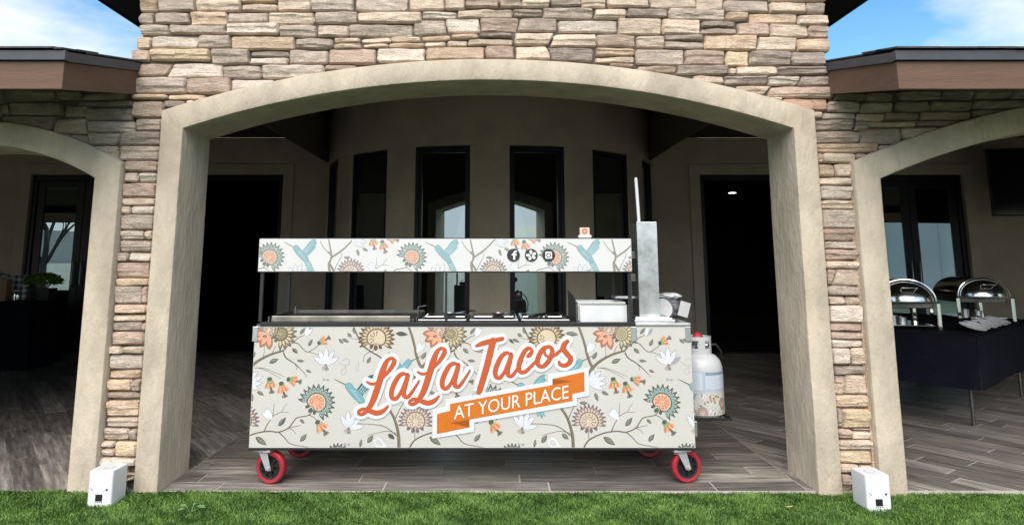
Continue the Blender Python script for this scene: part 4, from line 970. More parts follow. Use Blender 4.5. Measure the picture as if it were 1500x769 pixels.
# script lettering
YL = Y0 - .0052
fxp = lambda x, y: (X0 + (x - 369) * 2.744 / 646, Z1 - (y - 478) * .726 / 178)
A_ = lambda q, dx=0, dy=0: [(500 + (x + dx) / 4.525, 480 + (y + dy) / 4.525) for x, y, *r in q]
B_ = lambda q, dx=0, dy=0: [(680 + (x + dx) / 4.525, 480 + (y + dy) / 4.525) for x, y, *r in q]
Lc = [(170, 362, 12), (195, 374, 16), (232, 368, 14), (275, 330, 14), (318, 280, 20), (345, 232, 24), (340, 208, 20), (316, 206, 17), (292, 232, 24), (270, 292, 32), (250, 362, 33), (230, 430, 33), (208, 492, 30), (180, 540, 24), (148, 572, 18), (122, 572, 17), (122, 553, 15), (150, 540, 18), (190, 552, 26), (238, 566, 28), (280, 552, 22), (315, 517, 6)]
ac = [(436, 322, 12), (412, 306, 20), (380, 322, 22), (350, 372, 25), (332, 428, 25), (338, 468, 22), (364, 470, 20), (394, 430, 16), (424, 360, 18), (440, 312, 20), (428, 360, 25), (414, 420, 25), (420, 458, 22), (444, 458, 18), (476, 416, 14), (516, 352, 8)]
Tb = [(78, 122, 14), (120, 104, 26), (180, 88, 27), (256, 72, 20)]
Ts = [(190, 84, 34), (172, 160, 34), (150, 250, 34), (124, 340, 32), (96, 432, 28)]
a3 = [(x - 128, y - 138, w_) for x, y, w_ in ac]
cc = [(425, 190, 22), (448, 158, 18), (432, 136, 18), (404, 152, 22), (374, 208, 25), (360, 262, 25), (372, 296, 22), (404, 292, 20), (444, 256, 16), (482, 216, 14)]
oc = [(560, 126, 16), (528, 136, 22), (498, 180, 25), (484, 226, 25), (496, 256, 22), (526, 256, 22), (560, 220, 24), (584, 164, 24), (574, 130, 20), (548, 128, 16), (530, 156, 14), (548, 190, 14), (590, 190, 14), (630, 156, 14)]
sc = [(606, 186, 10), (640, 150, 14), (672, 104, 16), (694, 82, 14), (668, 108, 26), (658, 138, 30), (680, 172, 30), (704, 202, 28), (698, 232, 24), (668, 252, 22), (636, 246, 20), (630, 226, 12)]
STROKES = [(Lc, A_, 0, 0), (ac, A_, 0, 0), (Lc, A_, 335, -66), (ac, A_, 335, -68), (Tb, B_, 0, 0), (Ts, B_, 0, 0), (a3, B_, 0, 0), (cc, B_, 0, 0), (oc, B_, 0, 0), (sc, B_, 0, 0)]
full = (X0, X1, Z0, Z1)
halo = Sheet(fxp, full, YL, 2.5e-4); let = Sheet(fxp, full, YL - .0012, 2.5e-4)
def caps(s, p, r, c, layer):
    s.ell(p[0], p[1], r, r, c, layer, 0, 14)
for q, T, dx, dy in STROKES:
    ws = [r[2] * 1.17 / 4.525 for r in q]; dense = catmull([(*p, w_) for p, w_ in zip(T(q, dx, dy), ws)], 7)
    pts = [(a, b) for a, b, c in dense]; wd = [c for a, b, c in dense]
    halo.strip(pts, [c + 11 for c in wd], 'halo', 0)
    for i in range(0, len(pts), 5): caps(halo, pts[i], wd[i] / 2 + 5.5, 'halo', 1)
    let.strip([(a + .9, b + .5) for a, b in pts], [c * .98 for c in wd], 'shade', 0)
    let.strip(pts, wd, 'letter', 1)
    for i in (0, -1): caps(let, pts[i], wd[i] / 2, 'letter', 2)
# ribbon banner
quad = {'tail1': [(640.8, 606.6), (660, 602), (688, 596), (688, 625.9), (640.8, 635.6)], 'tail2': [(809.3, 555.6), (856.1, 545.2), (856.1, 573.9), (809.3, 584)], 'main': [(659.6, 592), (838.2, 559.1), (838.2, 587.8), (659.6, 619.7)]}
for n_, q in quad.items():
    cx = sum(p[0] for p in q) / len(q); cy = sum(p[1] for p in q) / len(q)
    ex = []
    for i, p in enumerate(q):
        ex.append((p[0] + (6.5 if p[0] > cx else -6.5), p[1] + (6.5 if p[1] > cy - .18 * (p[0] - cx) else -6.5)))
    halo.poly(ex, 'halo', 2 + list(quad).index(n_))
let.poly(quad['tail1'], 'banner', 0); let.poly(quad['tail2'], 'banner', 0)
let.poly([(659.6, 619.7), (688, 614.2), (688, 625.9)], 'bannerd', 1); let.poly([(659.6, 602), (688, 596), (688, 614.5), (659.6, 619.7)], 'bannerm', 1)
let.poly([(809.3, 555.6), (838.2, 559.1), (809.3, 564.5)], 'bannerd', 1)
let.poly(quad['main'], 'banner', 3)
for s2, nm in ((halo, 'lettering_outline'), (let, 'lettering')):
    s2.mb.v = [tuple(Vector(v) - CO) for v in s2.mb.v]; s2.mb.build(nm, FP, fix=False)
def text_mesh(body, size, m, name):
    cu = bpy.data.curves.new(name, 'FONT'); cu.body = body; cu.size = size; cu.align_x = 'LEFT'; cu.resolution_u = 3; cu.offset = 0.0
    o = bpy.data.objects.new(name, cu); C.objects.link(o); bpy.context.view_layer.update()
    me = bpy.data.meshes.new_from_object(o.evaluated_get(bpy.context.evaluated_depsgraph_get())); bpy.data.objects.remove(o); bpy.data.curves.remove(cu)
    me.materials.clear(); me.materials.append(m); return me
me = text_mesh('AT YOUR PLACE', 1.0, INK['white'], 'banner_text')
co = [v.co.copy() for v in me.vertices]; w0 = min(c.x for c in co); w1 = max(c.x for c in co); h1 = max(c.y for c in co)
for v, c in zip(me.vertices, co):
    u = (c.x - w0) / (w1 - w0); px = 665.5 + u * 167; py = 614.3 - u * 30.8 - c.y / h1 * 19.0
    x, z = fxp(px, py); v.co = Vector((x, YL - .0042, z)) - CO
link('banner_text', me, FP)

# round badges on the sign board
YS = 4.42 - .004
fs_ = lambda x, y: (X0 + (x - 379) * (2.388 / 546), 1.490 - (y - 350) * (.207 / 48))
bd = Sheet(fs_, (X0, .9, 1.28, 1.49), YS, 3e-4)
for cx in (752, 778, 803.5): bd.ell(cx, 374, 9.4, 9.4, 'black', 0, 0, 36)
# letter f
bd.poly([(751.6, 380.6), (751.6, 374.6), (749.6, 374.6), (749.6, 372), (751.6, 372), (751.6, 370.4), (752.6, 368.2), (754.6, 367.4), (756.8, 367.5), (756.8, 369.9), (755.2, 370), (754.6, 370.8), (754.6, 372), (756.8, 372), (756.4, 374.6), (754.6, 374.6), (754.6, 380.6)], 'white', 1)
# five-arm burst
for a in (-95, -25, 40, 112, 180): bd.petal(778 + 1.3 * math.cos(R(a)), 374 + 1.3 * math.sin(R(a)), a, 6.6, 4.4, 'white', 1, .7)
# camera
bd.poly([(798.6, 369.6), (799.4, 368.8), (807.6, 368.8), (808.4, 369.6), (808.4, 378.2), (807.6, 379), (799.4, 379), (798.6, 378.2)], 'white', 1)
bd.ell(803.5, 374.2, 3.5, 3.5, 'black', 2, 0, 20); bd.ell(803.5, 374.2, 2.2, 2.2, 'white', 3, 0, 16); bd.ell(806.8, 370.6, .8, .8, 'black', 2, 0, 10); bd.poly([(798.6, 372.4), (800.4, 372.4), (800.4, 372.9), (798.6, 372.9)], 'black', 2)
bd.mb.v = [tuple(Vector(v) - CO) for v in bd.mb.v]; bd.mb.build('badge_print', SB, fix=False)

# ---------------------------------------------------------------- things standing on the cart
CT = Z1 + .0125
def gthing(name, label, cat, loc, rz=0, group=None): return thing(name, label, cat, loc, rz, group)
def tpart(t, name, fn, bevel=0, smooth=None):
    mb = MB(); fn(mb); return mb.build(name, t, bevel=bevel, smooth=smooth)
# griddle
M_GSTEEL = mat('smoked_steel', (.30, .28, .25), .4, metal=1.0, var=.45, vscale=5, bump=.05, bscale=30)
t = gthing('griddle', 'wide dark steel griddle with low splash walls at the end of the cart counter', 'griddle', (-.955, 4.76, CT))
tpart(t, 'plate', lambda m: m.box(-.46, .46, -.27, .27, .012, .026, M_DSTEEL), .002)
tpart(t, 'splash_guard', lambda m: (m.box(-.47, .47, .271, .279, .002, .046, M_DSTEEL), m.box(-.478, -.4705, -.27, .279, .002, .042, M_DSTEEL), m.box(.4705, .478, -.27, .279, .002, .042, M_DSTEEL)))
tpart(t, 'grease_tray', lambda m: m.box(-.44, .44, -.322, -.272, .014, .05, M_GSTEEL), .004)
for x in (-.42, .46): tpart(t, 'handle', lambda m: m.tube([(x - .03, .24, .027), (x - .03, .24, .072), (x + .03, .22, .08)], .006, M_CHROME, 8), smooth=60)
# three food wells
for i, x in enumerate((-.315, .015, .345)):
    t = gthing('food_pan', ('steel food well next to the griddle with a serving spoon', 'middle steel food well between two others with a serving spoon', 'steel food well next to the steel box with tongs')[i], 'food pan', (x, 4.75, CT), group='steel food wells on the cart counter')
    def rim(m, w=.155, d=.27):
        m.box(-w, w, -d, -d + .022, .018, .024, M_CHROME); m.box(-w, w, d - .022, d, .018, .024, M_CHROME); m.box(-w, -w + .02, -d + .022, d - .022, .018, .024, M_CHROME); m.box(w - .02, w, -d + .022, d - .022, .018, .024, M_CHROME)
        m.box(-w + .02, w - .02, -.011, .011, .018, .024, M_CHROME)
    tpart(t, 'rim', rim, .003)
    tpart(t, 'well', lambda m: (m.box(-.13, .13, -.245, .245, .001, .006, M_BPAINT), m.box(-.135, -.131, -.245, .245, .001, .0175, M_DSTEEL), m.box(.131, .135, -.245, .245, .001, .0175, M_DSTEEL)))
    if i < 2:
        u = gthing('serving_spoon', ('steel serving spoon in the food well beside the griddle', 'steel serving spoon in the middle food well')[i], 'spoon', (x + .03, 4.72, CT + .026))
        mb = MB(); mb.lathe([(.001, .0), (.02, .004), (.032, .012), (.036, .022)], M_CHROME, 16, Matrix.Diagonal((1.25, .9, 1, 1))); mb.build('bowl', u, smooth=60)
        tpart(u, 'stem', lambda m: m.tube([(.03, 0, .018), (.1, .03, .03), (.15, .1, .03), (.17, .18, .022)], .005, M_CHROME, 6), smooth=60)
    else:
        u = gthing('tongs', 'steel tongs resting across the food well beside the steel box', 'tongs', (x + .02, 4.70, CT + .03))
        for s in (-1, 1): tpart(u, 'arm', lambda m: m.tube([(.13, .16, .004), (.02, .05 + s * .018, .012), (-.06, -.04 + s * .026, .006), (-.12, -.1 + s * .012, .002)], .009, M_CHROME, 6, .006), smooth=60)
# steel box with dark end shield
t = gthing('steel_box', 'open stainless steel box beside the food wells on the cart', 'box', (.72, 4.66, CT))
def sbox(m):
    w, d, hh = .16, .16, .128
    m.box(-w, w, -d, -d + .004, .001, hh, M_SATIN); m.box(-w, w, d - .004, d, .001, hh, M_SATIN); m.box(-w, -w + .004, -d + .004, d - .004, .001, hh, M_SATIN); m.box(w - .004, w, -d + .004, d - .004, .001, hh, M_SATIN); m.box(-w + .004, w - .004, -d + .004, d - .004, .001, .005, M_SATIN)
    m.box(-w - .006, w + .006, -d - .006, -d - .0005, hh - .012, hh + .003, M_CHROME); m.box(-w - .006, -w + .01, -d - .0065, -d - .0005, .001, hh - .013, M_CHROME); m.box(w - .01, w + .006, -d - .0065, -d - .0005, .001, hh - .013, M_CHROME)
tpart(t, 'shell', sbox, .001)
tpart(t, 'end_shield', lambda m: m.prism([(-.168, -.15, .002), (-.168, .33, .002), (-.168, .33, .185), (-.168, .05, .165), (-.168, -.15, .128)], (-.006, 0, 0), M_DSTEEL))
# vertical broiler shield
M_WORN = mat('worn_steel', (.58, .59, .60), .3, metal=1.0, var=.38, vscale=6, bump=.08, bscale=12)
t = gthing('steel_post', 'tall stainless steel broiler post at the end of the cart counter', 'broiler', (1.035, 4.72, Z1 + .0205))
tpart(t, 'shield', lambda m: (m.box(-.062, .074, -.12, -.114, .03, .645, M_WORN), m.box(-.062, -.056, -.1135, .09, .03, .64, M_DSTEEL), m.box(.068, .074, -.1135, .09, .03, .64, M_STEEL), m.box(-.055, .067, .084, .09, .03, .63, M_DSTEEL)), .002)
tpart(t, 'base_tray', lambda m: (m.box(-.11, .15, -.2, .15, .001, .013, M_STEEL), m.box(-.105, .135, -.19, .14, .0135, .021, M_CHROME), m.box(-.10, .12, -.18, .13, .0215, .029, M_STEEL)), .002)
for z in (.16, .36, .52): tpart(t, 'bolt', lambda m: m.lathe([(.001, -.006), (.006, -.005), (.009, 0)], M_CHROME, 10, Matrix.Translation((.008, -.1215, z)) @ Matrix.Rotation(R(-90), 4, 'X') @ Matrix.Scale(-1, 4, (0, 0, 1))), smooth=60)
for x in (-.035, .05): tpart(t, 'bolt', lambda m: m.lathe([(.001, -.006), (.006, -.005), (.009, 0)], M_CHROME, 10, Matrix.Translation((x, -.1215, .52)) @ Matrix.Rotation(R(-90), 4, 'X') @ Matrix.Scale(-1, 4, (0, 0, 1))), smooth=60)
for z in (.25, .40): tpart(t, 'burner_bracket', lambda m: m.box(-.10, -.0625, -.06, .05, z, z + .05, M_DSTEEL), .002)
tpart(t, 'side_shelf', lambda m: m.box(-.20, -.063, -.02, .14, .135, .15, M_STEEL), .002)
t = gthing('white_rod', 'slim white rod standing out of the top of the steel post', 'rod', (1.012, 4.70, Z1 + .05))
tpart(t, 'shaft', lambda m: m.tube([(.012, 0, .001), (.004, 0, .5), (-.012, 0, .915)], .0115, M_WHITE, 12), smooth=60)
tpart(t, 'end_cap', lambda m: m.lathe([(.0115, 0), (.010, .008), (.004, .012), (.001, .012)], M_WHITE, 12, Matrix.Translation((-.012, 0, .915))), smooth=60)
# bundle behind the post: plate, dark bag, wrapped packet
def blob(name, t, rx, ry, rz, m, seed, loc, amp=.18, k=3.0, flat=True):
    bm = bmesh.new(); bmesh.ops.create_icosphere(bm, subdivisions=4, radius=1)
    for v in bm.verts:
        n_ = noise.noise(Vector(v.co) * k + Vector((seed, 0, 0))) + .5 * noise.noise(Vector(v.co) * k * 2.3 + Vector((0, seed, 0)))
        v.co *= 1 + amp * n_
        v.co.x *= rx; v.co.y *= ry; v.co.z *= rz
        if flat: v.co.z = max(v.co.z, -rz * .72)
        v.co += Vector(loc)
    me = bpy.data.meshes.new(name); bm.to_mesh(me); bm.free(); me.materials.append(m); me.shade_smooth(); return link(name, me, t)
M_PAPER = mat('off_white_paper', (.42, .43, .43), .7, var=.08, vscale=20)
M_BAG = mat('grey_plastic_bag', (.10, .10, .115), .25, spec=.5, var=.4, vscale=14, bump=.5, bscale=16)
M_WRAP = mat('clear_wrap', (.55, .56, .58), .2, spec=.6, var=.25, vscale=18, bump=.5, bscale=22)
t = gthing('plastic_bag', 'crumpled grey plastic bag on the end of the cart above the propane tank', 'bag', (1.235, 4.90, Z1 + .02))
blob('bag', t, .115, .10, .085, M_BAG, 3, (0, 0, .062), .28, 2.6)
tpart(t, 'label_sheet', lambda m: m.box(-.035, .035, -.002, .002, -.05, .05, M_PAPER, Matrix.Translation((.085, -.112, .06)) @ Matrix.Rotation(R(16), 4, 'Y')))
t = gthing('paper_plate', 'white round paper plate leaning on the grey plastic bag', 'plate', (1.165, 4.77, Z1 + .021))
mb = MB(); mx_ = Matrix.Translation((0, 0, .062)) @ Matrix.Rotation(R(72), 4, 'X'); mb.lathe([(.001, 0), (.045, 0), (.055, .006), (.068, .009), (.068, .011), (.054, .008), (.044, .002), (.001, .002)], M_PAPER, 24, mx_); mb.build('dish', t, smooth=40)
t = gthing('wrapped_packet', 'clear wrapped packet lying across the top of the grey plastic bag', 'packet', (1.245, 4.88, Z1 + .148))
blob('wrap', t, .085, .05, .022, M_WRAP, 8, (0, 0, .016), .3, 3)
# little pink card on the sign board
t = gthing('pink_card', 'small pink card with a brown rosette clipped on top of the sign board', 'card', (.603, 4.447, 1.497))
M_PINK = mat('pink_card_paper', (.72, .50, .42), .6, var=.06, vscale=20)
tpart(t, 'clip', lambda m: m.box(-.042, .042, -.016, .016, .0, .018, M_WHITE), .004)
tpart(t, 'card', lambda m: m.box(-.032, .032, -.008, .008, .0182, .066, M_PINK), .004)
tpart(t, 'rosette', lambda m: (m.lathe([(.001, 0), (.019, 0)], INK['rust'], 20, Matrix.Translation((0, -.0085, .042)) @ Matrix.Rotation(R(90), 4, 'X')), m.lathe([(.001, 0), (.011, 0)], INK['peach'], 16, Matrix.Translation((0, -.0089, .042)) @ Matrix.Rotation(R(90), 4, 'X'))))

# ---------------------------------------------------------------- propane tank on its bracket
t = gthing('propane_tank', 'white propane tank with printed floral base hung on the end of the taco cart', 'gas tank', (1.405, 4.79, .345))
prof = [(.001, .0), (.10, .0), (.135, .008), (.150, .03), (.152, .06), (.152, .27), (.150, .305), (.138, .345), (.112, .375), (.07, .395), (.03, .402), (.001, .402)]
tpart(t, 'body', lambda m: m.lathe(prof, M_TANK, 40), smooth=40)
tpart(t, 'foot_ring', lambda m: m.lathe([(.12, -.004), (.125, -.004), (.13, .02), (.12, .02), (.12, -.004)], M_TANK, 32), smooth=40)
def collar(m):
    n = 48; r0, r1 = .082, .086
    for i in range(n):
        a0, a1 = 2 * math.pi * i / n, 2 * math.pi * (i + 1) / n; am = math.degrees((a0 + a1) / 2) % 360
        hole = any(abs((am - c + 180) % 360 - 180) < w_ for c, w_ in ((300, 14), (240, 14), (90, 30)))
        zz = [(.375, .50)] if not hole else [(.375, .425), (.475, .50)]
        for z0, z1 in zz:
            m.add([(r * math.cos(a), r * math.sin(a), z) for z in (z0, z1) for r in (r0, r1) for a in (a0, a1)], [(0, 1, 3, 2), (4, 6, 7, 5), (0, 4, 5, 1), (2, 3, 7, 6), (0, 2, 6, 4), (1, 5, 7, 3)], M_TANK)
tpart(t, 'collar', collar)
tpart(t, 'valve', lambda m: (m.lathe([(.022, .395), (.022, .44), (.016, .455), (.016, .47)], M_STEEL, 14), m.tube([(0, 0, .44), (.06, -.02, .44)], .012, M_STEEL, 8)), smooth=50)
tpart(t, 'valve_knob', lambda m: m.lathe([(.012, .47), (.036, .474), (.040, .488), (.034, .502), (.016, .522), (.001, .525)], M_RED, 14), smooth=40)
tpart(t, 'gas_hose', lambda m: m.tube([(.06, -.02, .44), (.11, -.03, .45), (.155, 0, .40), (.17, .06, .30), (.12, .15, .20), (-.02, .20, .15), (-.13, .19, .17)], .008, M_BPAINT, 8), smooth=60)
def wrap(m, r, a0, a1, z0, z1, c, n=14):
    vs = [(r * math.cos(R(a0 + (a1 - a0) * i / n)), r * math.sin(R(a0 + (a1 - a0) * i / n)), z) for z in (z0, z1) for i in range(n + 1)]
    m.add(vs, [(i, i + 1, n + 2 + i, n + 1 + i) for i in range(n)], c)
M_LBL = mat('label_pale_blue', (.36, .44, .53), .4, var=.05, vscale=20); M_LBD = mat('label_ink_blue', (.20, .26, .34), .4); M_LBW = mat('label_white', (.52, .56, .62), .4)
def lbl(m):
    wrap(m, .1526, 200, 350, .165, .285, M_LBL, 24); wrap(m, .1529, 268, 345, .18, .262, M_LBW); wrap(m, .1529, 268, 345, .265, .283, M_LBD); wrap(m, .1529, 206, 260, .172, .278, M_LBW)
    for i in range(8): 
        z = .186 + i * .0092; wrap(m, .1532, 271, 300 + (i * 7) % 9, z, z + .004, M_LBL, 6); wrap(m, .1532, 308, 334 + (i * 5) % 9, z, z + .004, M_LBL, 6)
    for i in range(9): z = .178 + i * .0105; wrap(m, .1532, 209, 246 + (i * 11) % 12, z, z + .004, M_LBL, 6)
tpart(t, 'warning_label', lbl)
def tank_print():
    m = MB(); wrap(m, .1528, 180, 360, .012, .150, M_PANEL, 30)
    s = Sheet(lambda x, y: (x, y), (-9, 9, -9, 9), 0, 2e-4); fx2 = lambda x, y: ((x - 300) * .00035 * 1.0, .142 - (y - 330) * .00043)
    s.fx = fx2; s.clip = (-.235, .235, .014, .148); floral(s, 0); floral(s, -1020); floral(s, 1020)
    for (v, mi_) in [(s.mb.v, 0)]:
        vv = []
        for x, y, z in v:
            a = x / .152 + R(275); r = .1531 - y * .35; vv.append((r * math.cos(a), r * math.sin(a), z))
    for f, k in zip(s.mb.f, s.mb.m): 
        i = m.mi(s.mb.mats[k]); b = len(m.v); m.v += [vv[q] for q in f]; m.f.append(tuple(range(b, b + len(f)))); m.m.append(i)
    m.build('floral_wrap', t, fix=False)
tank_print()
# bracket carrying the tank: a part of the cart
cpart('tank_bracket', lambda m: (m.box(1.22, 1.57, 4.66, 4.675, .322, .336, M_BPAINT), m.box(1.22, 1.57, 4.905, 4.92, .322, .336, M_BPAINT), m.box(1.555, 1.57, 4.676, 4.904, .322, .336, M_BPAINT), m.box(1.25, 1.265, 4.70, 4.90, .3365, .341, M_BPAINT), m.box(1.50, 1.515, 4.70, 4.90, .3365, .341, M_BPAINT)))

# ---------------------------------------------------------------- white spark machines on the turf
def spark(loc, rz, label):
    t = gthing('spark_machine', label, 'machine', loc, rz, 'white spark machines at the feet of the stone pillars')
    w, d, h_ = .070, .076, .190
    def body(m):
        rr = .012; pts = []
        for cx, cy, a0 in ((w - rr, d - rr, 0), (-w + rr, d - rr, 90), (-w + rr, -d + rr, 180), (w - rr, -d + rr, 270)):
            for i in range(5): a = R(a0 + i * 22.5); pts.append((cx + rr * math.cos(a), cy + rr * math.sin(a)))
        k = len(pts); lev = [(0, 1.0), (.140, 1.0), (.1405, .994), (.142, .994), (.1425, 1.0), (h_ - .005, 1.0), (h_ - .0012, .99), (h_, .965)]
        vs = [(x * s_, y * s_, z) for z, s_ in lev for x, y in pts]
        fs = [(j * k + i, j * k + (i + 1) % k, (j + 1) * k + (i + 1) % k, (j + 1) * k + i) for j in range(len(lev) - 1) for i in range(k)] + [tuple(range((len(lev) - 1) * k, len(lev) * k)), tuple(range(k - 1, -1, -1))]
        m.add(vs, fs, M_WHITE)
    tpart(t, 'housing', body, smooth=24)
    tpart(t, 'nozzle', lambda m: m.lathe([(.022, h_ - .001), (.027, h_ + .0015), (.03, h_ + .001)], mat('nozzle_grey', (.5, .52, .5), .4), 20), smooth=60)
    tpart(t, 'display', lambda m: m.box(-.022, .018, -d - .002, -d + .001,   .030, .066, M_BPAINT), .001)
    for i in range(4): tpart(t, 'button', lambda m: m.box(-.024 + i * .0125, -.019 + i * .0125, -d - .0015, -d + .001, .022, .027, M_DSTEEL))
    tpart(t, 'knob', lambda m: m.lathe([(.001, .004), (.005, .004), (.0055, 0)], M_BPAINT, 10, Matrix.Translation((.04, -d, .092)) @ Matrix.Rotation(R(90), 4, 'X')))
    tpart(t, 'logo_mark', lambda m: (m.box(-.055, -.05, -d - .001, -d + .001, .096, .101, M_STEEL), m.box(-.046, -.040, -d - .001, -d + .001, .086, .090, M_STEEL), m.box(-.05, -.044, -d - .001, -d + .001, .091, .094, M_STEEL)))
spark((-2.195, 4.150, -.006), R(-2), 'white spark machine with a small black display below the pillar beside the small arch')
spark((2.150, 4.115, -.019), R(2), 'white spark machine with a small black display below the pillar beside the chafing dish arch')

# ---------------------------------------------------------------- buffet table with chafing dishes
def place_on(t, name, fn, **k): return tpart(t, name, fn, **k)
TT = .742
bt = thing('buffet_table', 'folding table under a fitted black cloth carrying the chafing dishes', 'table', (3.86, 5.60, 0), math.atan2(.67, .74))
# local x runs along the long side (away to the right), local y along the short side
tpart(bt, 'table_top', lambda m: m.box(.02, 2.40, .02, 1.5, TT - .03, TT - .006, M_BPAINT))
def cloth(m):
    m.box(0, 2.42, 0, 1.52, TT - .005, TT, M_CLOTH)
    n = 40
    for (a, b, off) in (((0, 0), (2.42, 0), 0), ((2.42, 0), (2.42, 1.52), 3), ((2.42, 1.52), (0, 1.52), 7), ((0, 1.52), (0, 0), 11)):
        vs = []
        for j in range(7):
            for i in range(n + 1):
                u = i / n; x = a[0] + (b[0] - a[0]) * u; y = a[1] + (b[1] - a[1]) * u; z = TT - .003 - .40 * j / 6
                w_ = (.02 * noise.noise((u * 7 + off, j * .25, 2)) + .012 * max(0, noise.noise((u * 16 + off, j * .1, 6)))) * j / 6 + .004
                nx, ny = (b[1] - a[1]), -(b[0] - a[0]); l = math.hypot(nx, ny); vs.append((x + nx / l * w_, y + ny / l * w_, z + (.012 * noise.noise((u * 4 + off, 0, 9)) if j == 6 else 0)))
        m.add(vs, [(j * (n + 1) + i, j * (n + 1) + i + 1, (j + 1) * (n + 1) + i + 1, (j + 1) * (n + 1) + i) for j in range(6) for i in range(n)], M_CLOTH)
tpart(bt, 'tablecloth', cloth, smooth=40)
for x in (.34, 2.1):
    for y in (.16, 1.36): tpart(bt, 'leg', lambda m: m.tube([(x, y, 0), (x, y, TT - .031)], .014, M_DSTEEL, 10), smooth=60)
def on_table(u, v):
    a = math.atan2(.67, .74); return (3.86 + u * math.cos(a) - v * math.sin(a), 5.60 + u * math.sin(a) + v * math.cos(a), TT + .001)
def chafer(u, v, rz, label):
    t = thing('chafing_dish', label, 'chafing dish', on_table(u, v), rz, 'chafing dishes on the buffet table')
    hw, hd = .235, .30; n = 22; zb = .25; hh = .185
    # roll-top cover: half barrel with closed ends
    def cover(m):
        vs = []
        prof = [(-hd - .12, .0), (-hd - .112, .3), (-hd - .08, .62), (-hd - .03, .86), (-hd, .95), (-hd + .02, .985), (-hd + .05, 1), (hd - .05, 1), (hd - .02, .985), (hd, .95), (hd + .03, .86), (hd + .08, .62), (hd + .12, .0)]
        for y, f in prof:
            for i in range(n + 1):
                a = math.pi * i / n; f2 = f if f > 0 else .02; vs.append((-hw * f2 * math.cos(a), y, zb + hh * f2 * math.sin(a)))
        k = n + 1; m.add(vs, [(j * k + i, j * k + i + 1, (j + 1) * k + i + 1, (j + 1) * k + i) for j in range(len(prof) - 1) for i in range(n)], M_LID)
    tpart(t, 'roll_top_cover', cover, smooth=40)
    tpart(t, 'cover_rim', lambda m: m.tube([(-(hw + .004) * math.cos(math.pi * i / n), -hd - .004, zb + (hh + .004) * math.sin(math.pi * i / n)) for i in range(n + 1)], .007, M_CHROME, 6), smooth=60)
    tpart(t, 'water_pan', lambda m: (m.box(-hw + .01, hw - .01, -hd + .03, hd - .03, .185, .235, M_DSTEEL), m.box(-hw - .004, hw + .004, -hd - .004, hd + .004, .2355, .2485, M_CHROME)), bevel=.006)
    for sx in (-1, 1):
        for sy in (-1, 1):
            tpart(t, 'leg', lambda m: m.box(sx * hw - .018, sx * hw + .018, sy * hd - .008, sy * hd + .008, 0, .235, M_CHROME, Matrix.Translation((sx * .012, sy * .016, 0))), bevel=.006)
    tpart(t, 'burner_shelf', lambda m: m.box(-hw + .01, hw - .01, -hd + .03, hd - .03, .03, .038, M_CHROME))
    for y in (-.13, .13): tpart(t, 'fuel_can', lambda m: m.lathe([(.001, .039), (.045, .039), (.045, .095), (.030, .10), (.030, .096), (.001, .096)], M_STEEL, 20, Matrix.Translation((0, y, 0))), smooth=50)
    tpart(t, 'cover_handle', lambda m: m.tube([(-.06, -hd - .05, zb + .10), (-.06, -hd - .13, zb + .12), (.06, -hd - .13, zb + .12), (.06, -hd - .05, zb + .10)], .006, M_CHROME, 8), smooth=60)
    return t
chafer(.56, .74, R(-14), 'roll top chrome chafing dish at the corner of the buffet table by the concrete arch')
chafer(2.02, .50, R(-10), 'roll top chrome chafing dish beyond the row of tilted plates')
for i in range(6):
    u, v = .55 + i * .19, .10 + .012 * (i % 2)
    x, y, z = on_table(u, v + .05)
    t = thing('plate', 'pale round plate tilted in the overlapping row on the buffet table', 'plate', (x, y, z), 0, 'overlapping plates on the buffet table')
    mb = MB(); mx_ = Matrix.Translation((0, 0, .028)) @ Matrix.Rotation(R(9), 4, 'Y') @ Matrix.Rotation(R(14), 4, 'X'); mb.lathe([(.001, 0), (.055, 0), (.075, .008), (.100, .016), (.101, .019), (.074, .011), (.054, .004), (.001, .004)], mat('glazed_plate', (.78, .79, .8), .15, spec=.6, var=.1, vscale=20), 28, mx_); mb.build('dish', t, smooth=40)
for i in range(3):
    u = .70 + i * .30; x, y, z = on_table(u, .24)
    t = thing('serving_tongs', 'black handled serving tongs lying over the row of plates', 'tongs', (x, y, z + .05), math.atan2(.67, .74) + .2, 'serving tongs over the plates')
    for s in (-1, 1): tpart(t, 'arm', lambda m: m.tube([(-.10, -.05 + s * .006, -.008), (0, s * .016, .012), (.12, .04 + s * .004, .03)], .006, M_BPAINT, 6, .004), smooth=60)
# television on a side wall
t = thing('television', 'black flat television hung high beyond the chafing dishes', 'television', (7.75, 9.3, 2.42), R(-12))
tpart(t, 'casing', lambda m: m.box(-.82, .82, .0, .05, -.47, .47, M_BLACK), .006)
tpart(t, 'screen', lambda m: m.box(-.80, .80, -.004, -.0005, -.45, .45, mat('screen_black', (.006, .006, .008), .12, spec=.5)))
tpart(t, 'wall_arm', lambda m: (m.box(-.05, .05, .051, 1.2, -.05, .05, M_BPAINT), m.box(-.15, .15, .051, .07, -.15, .15, M_BPAINT)))

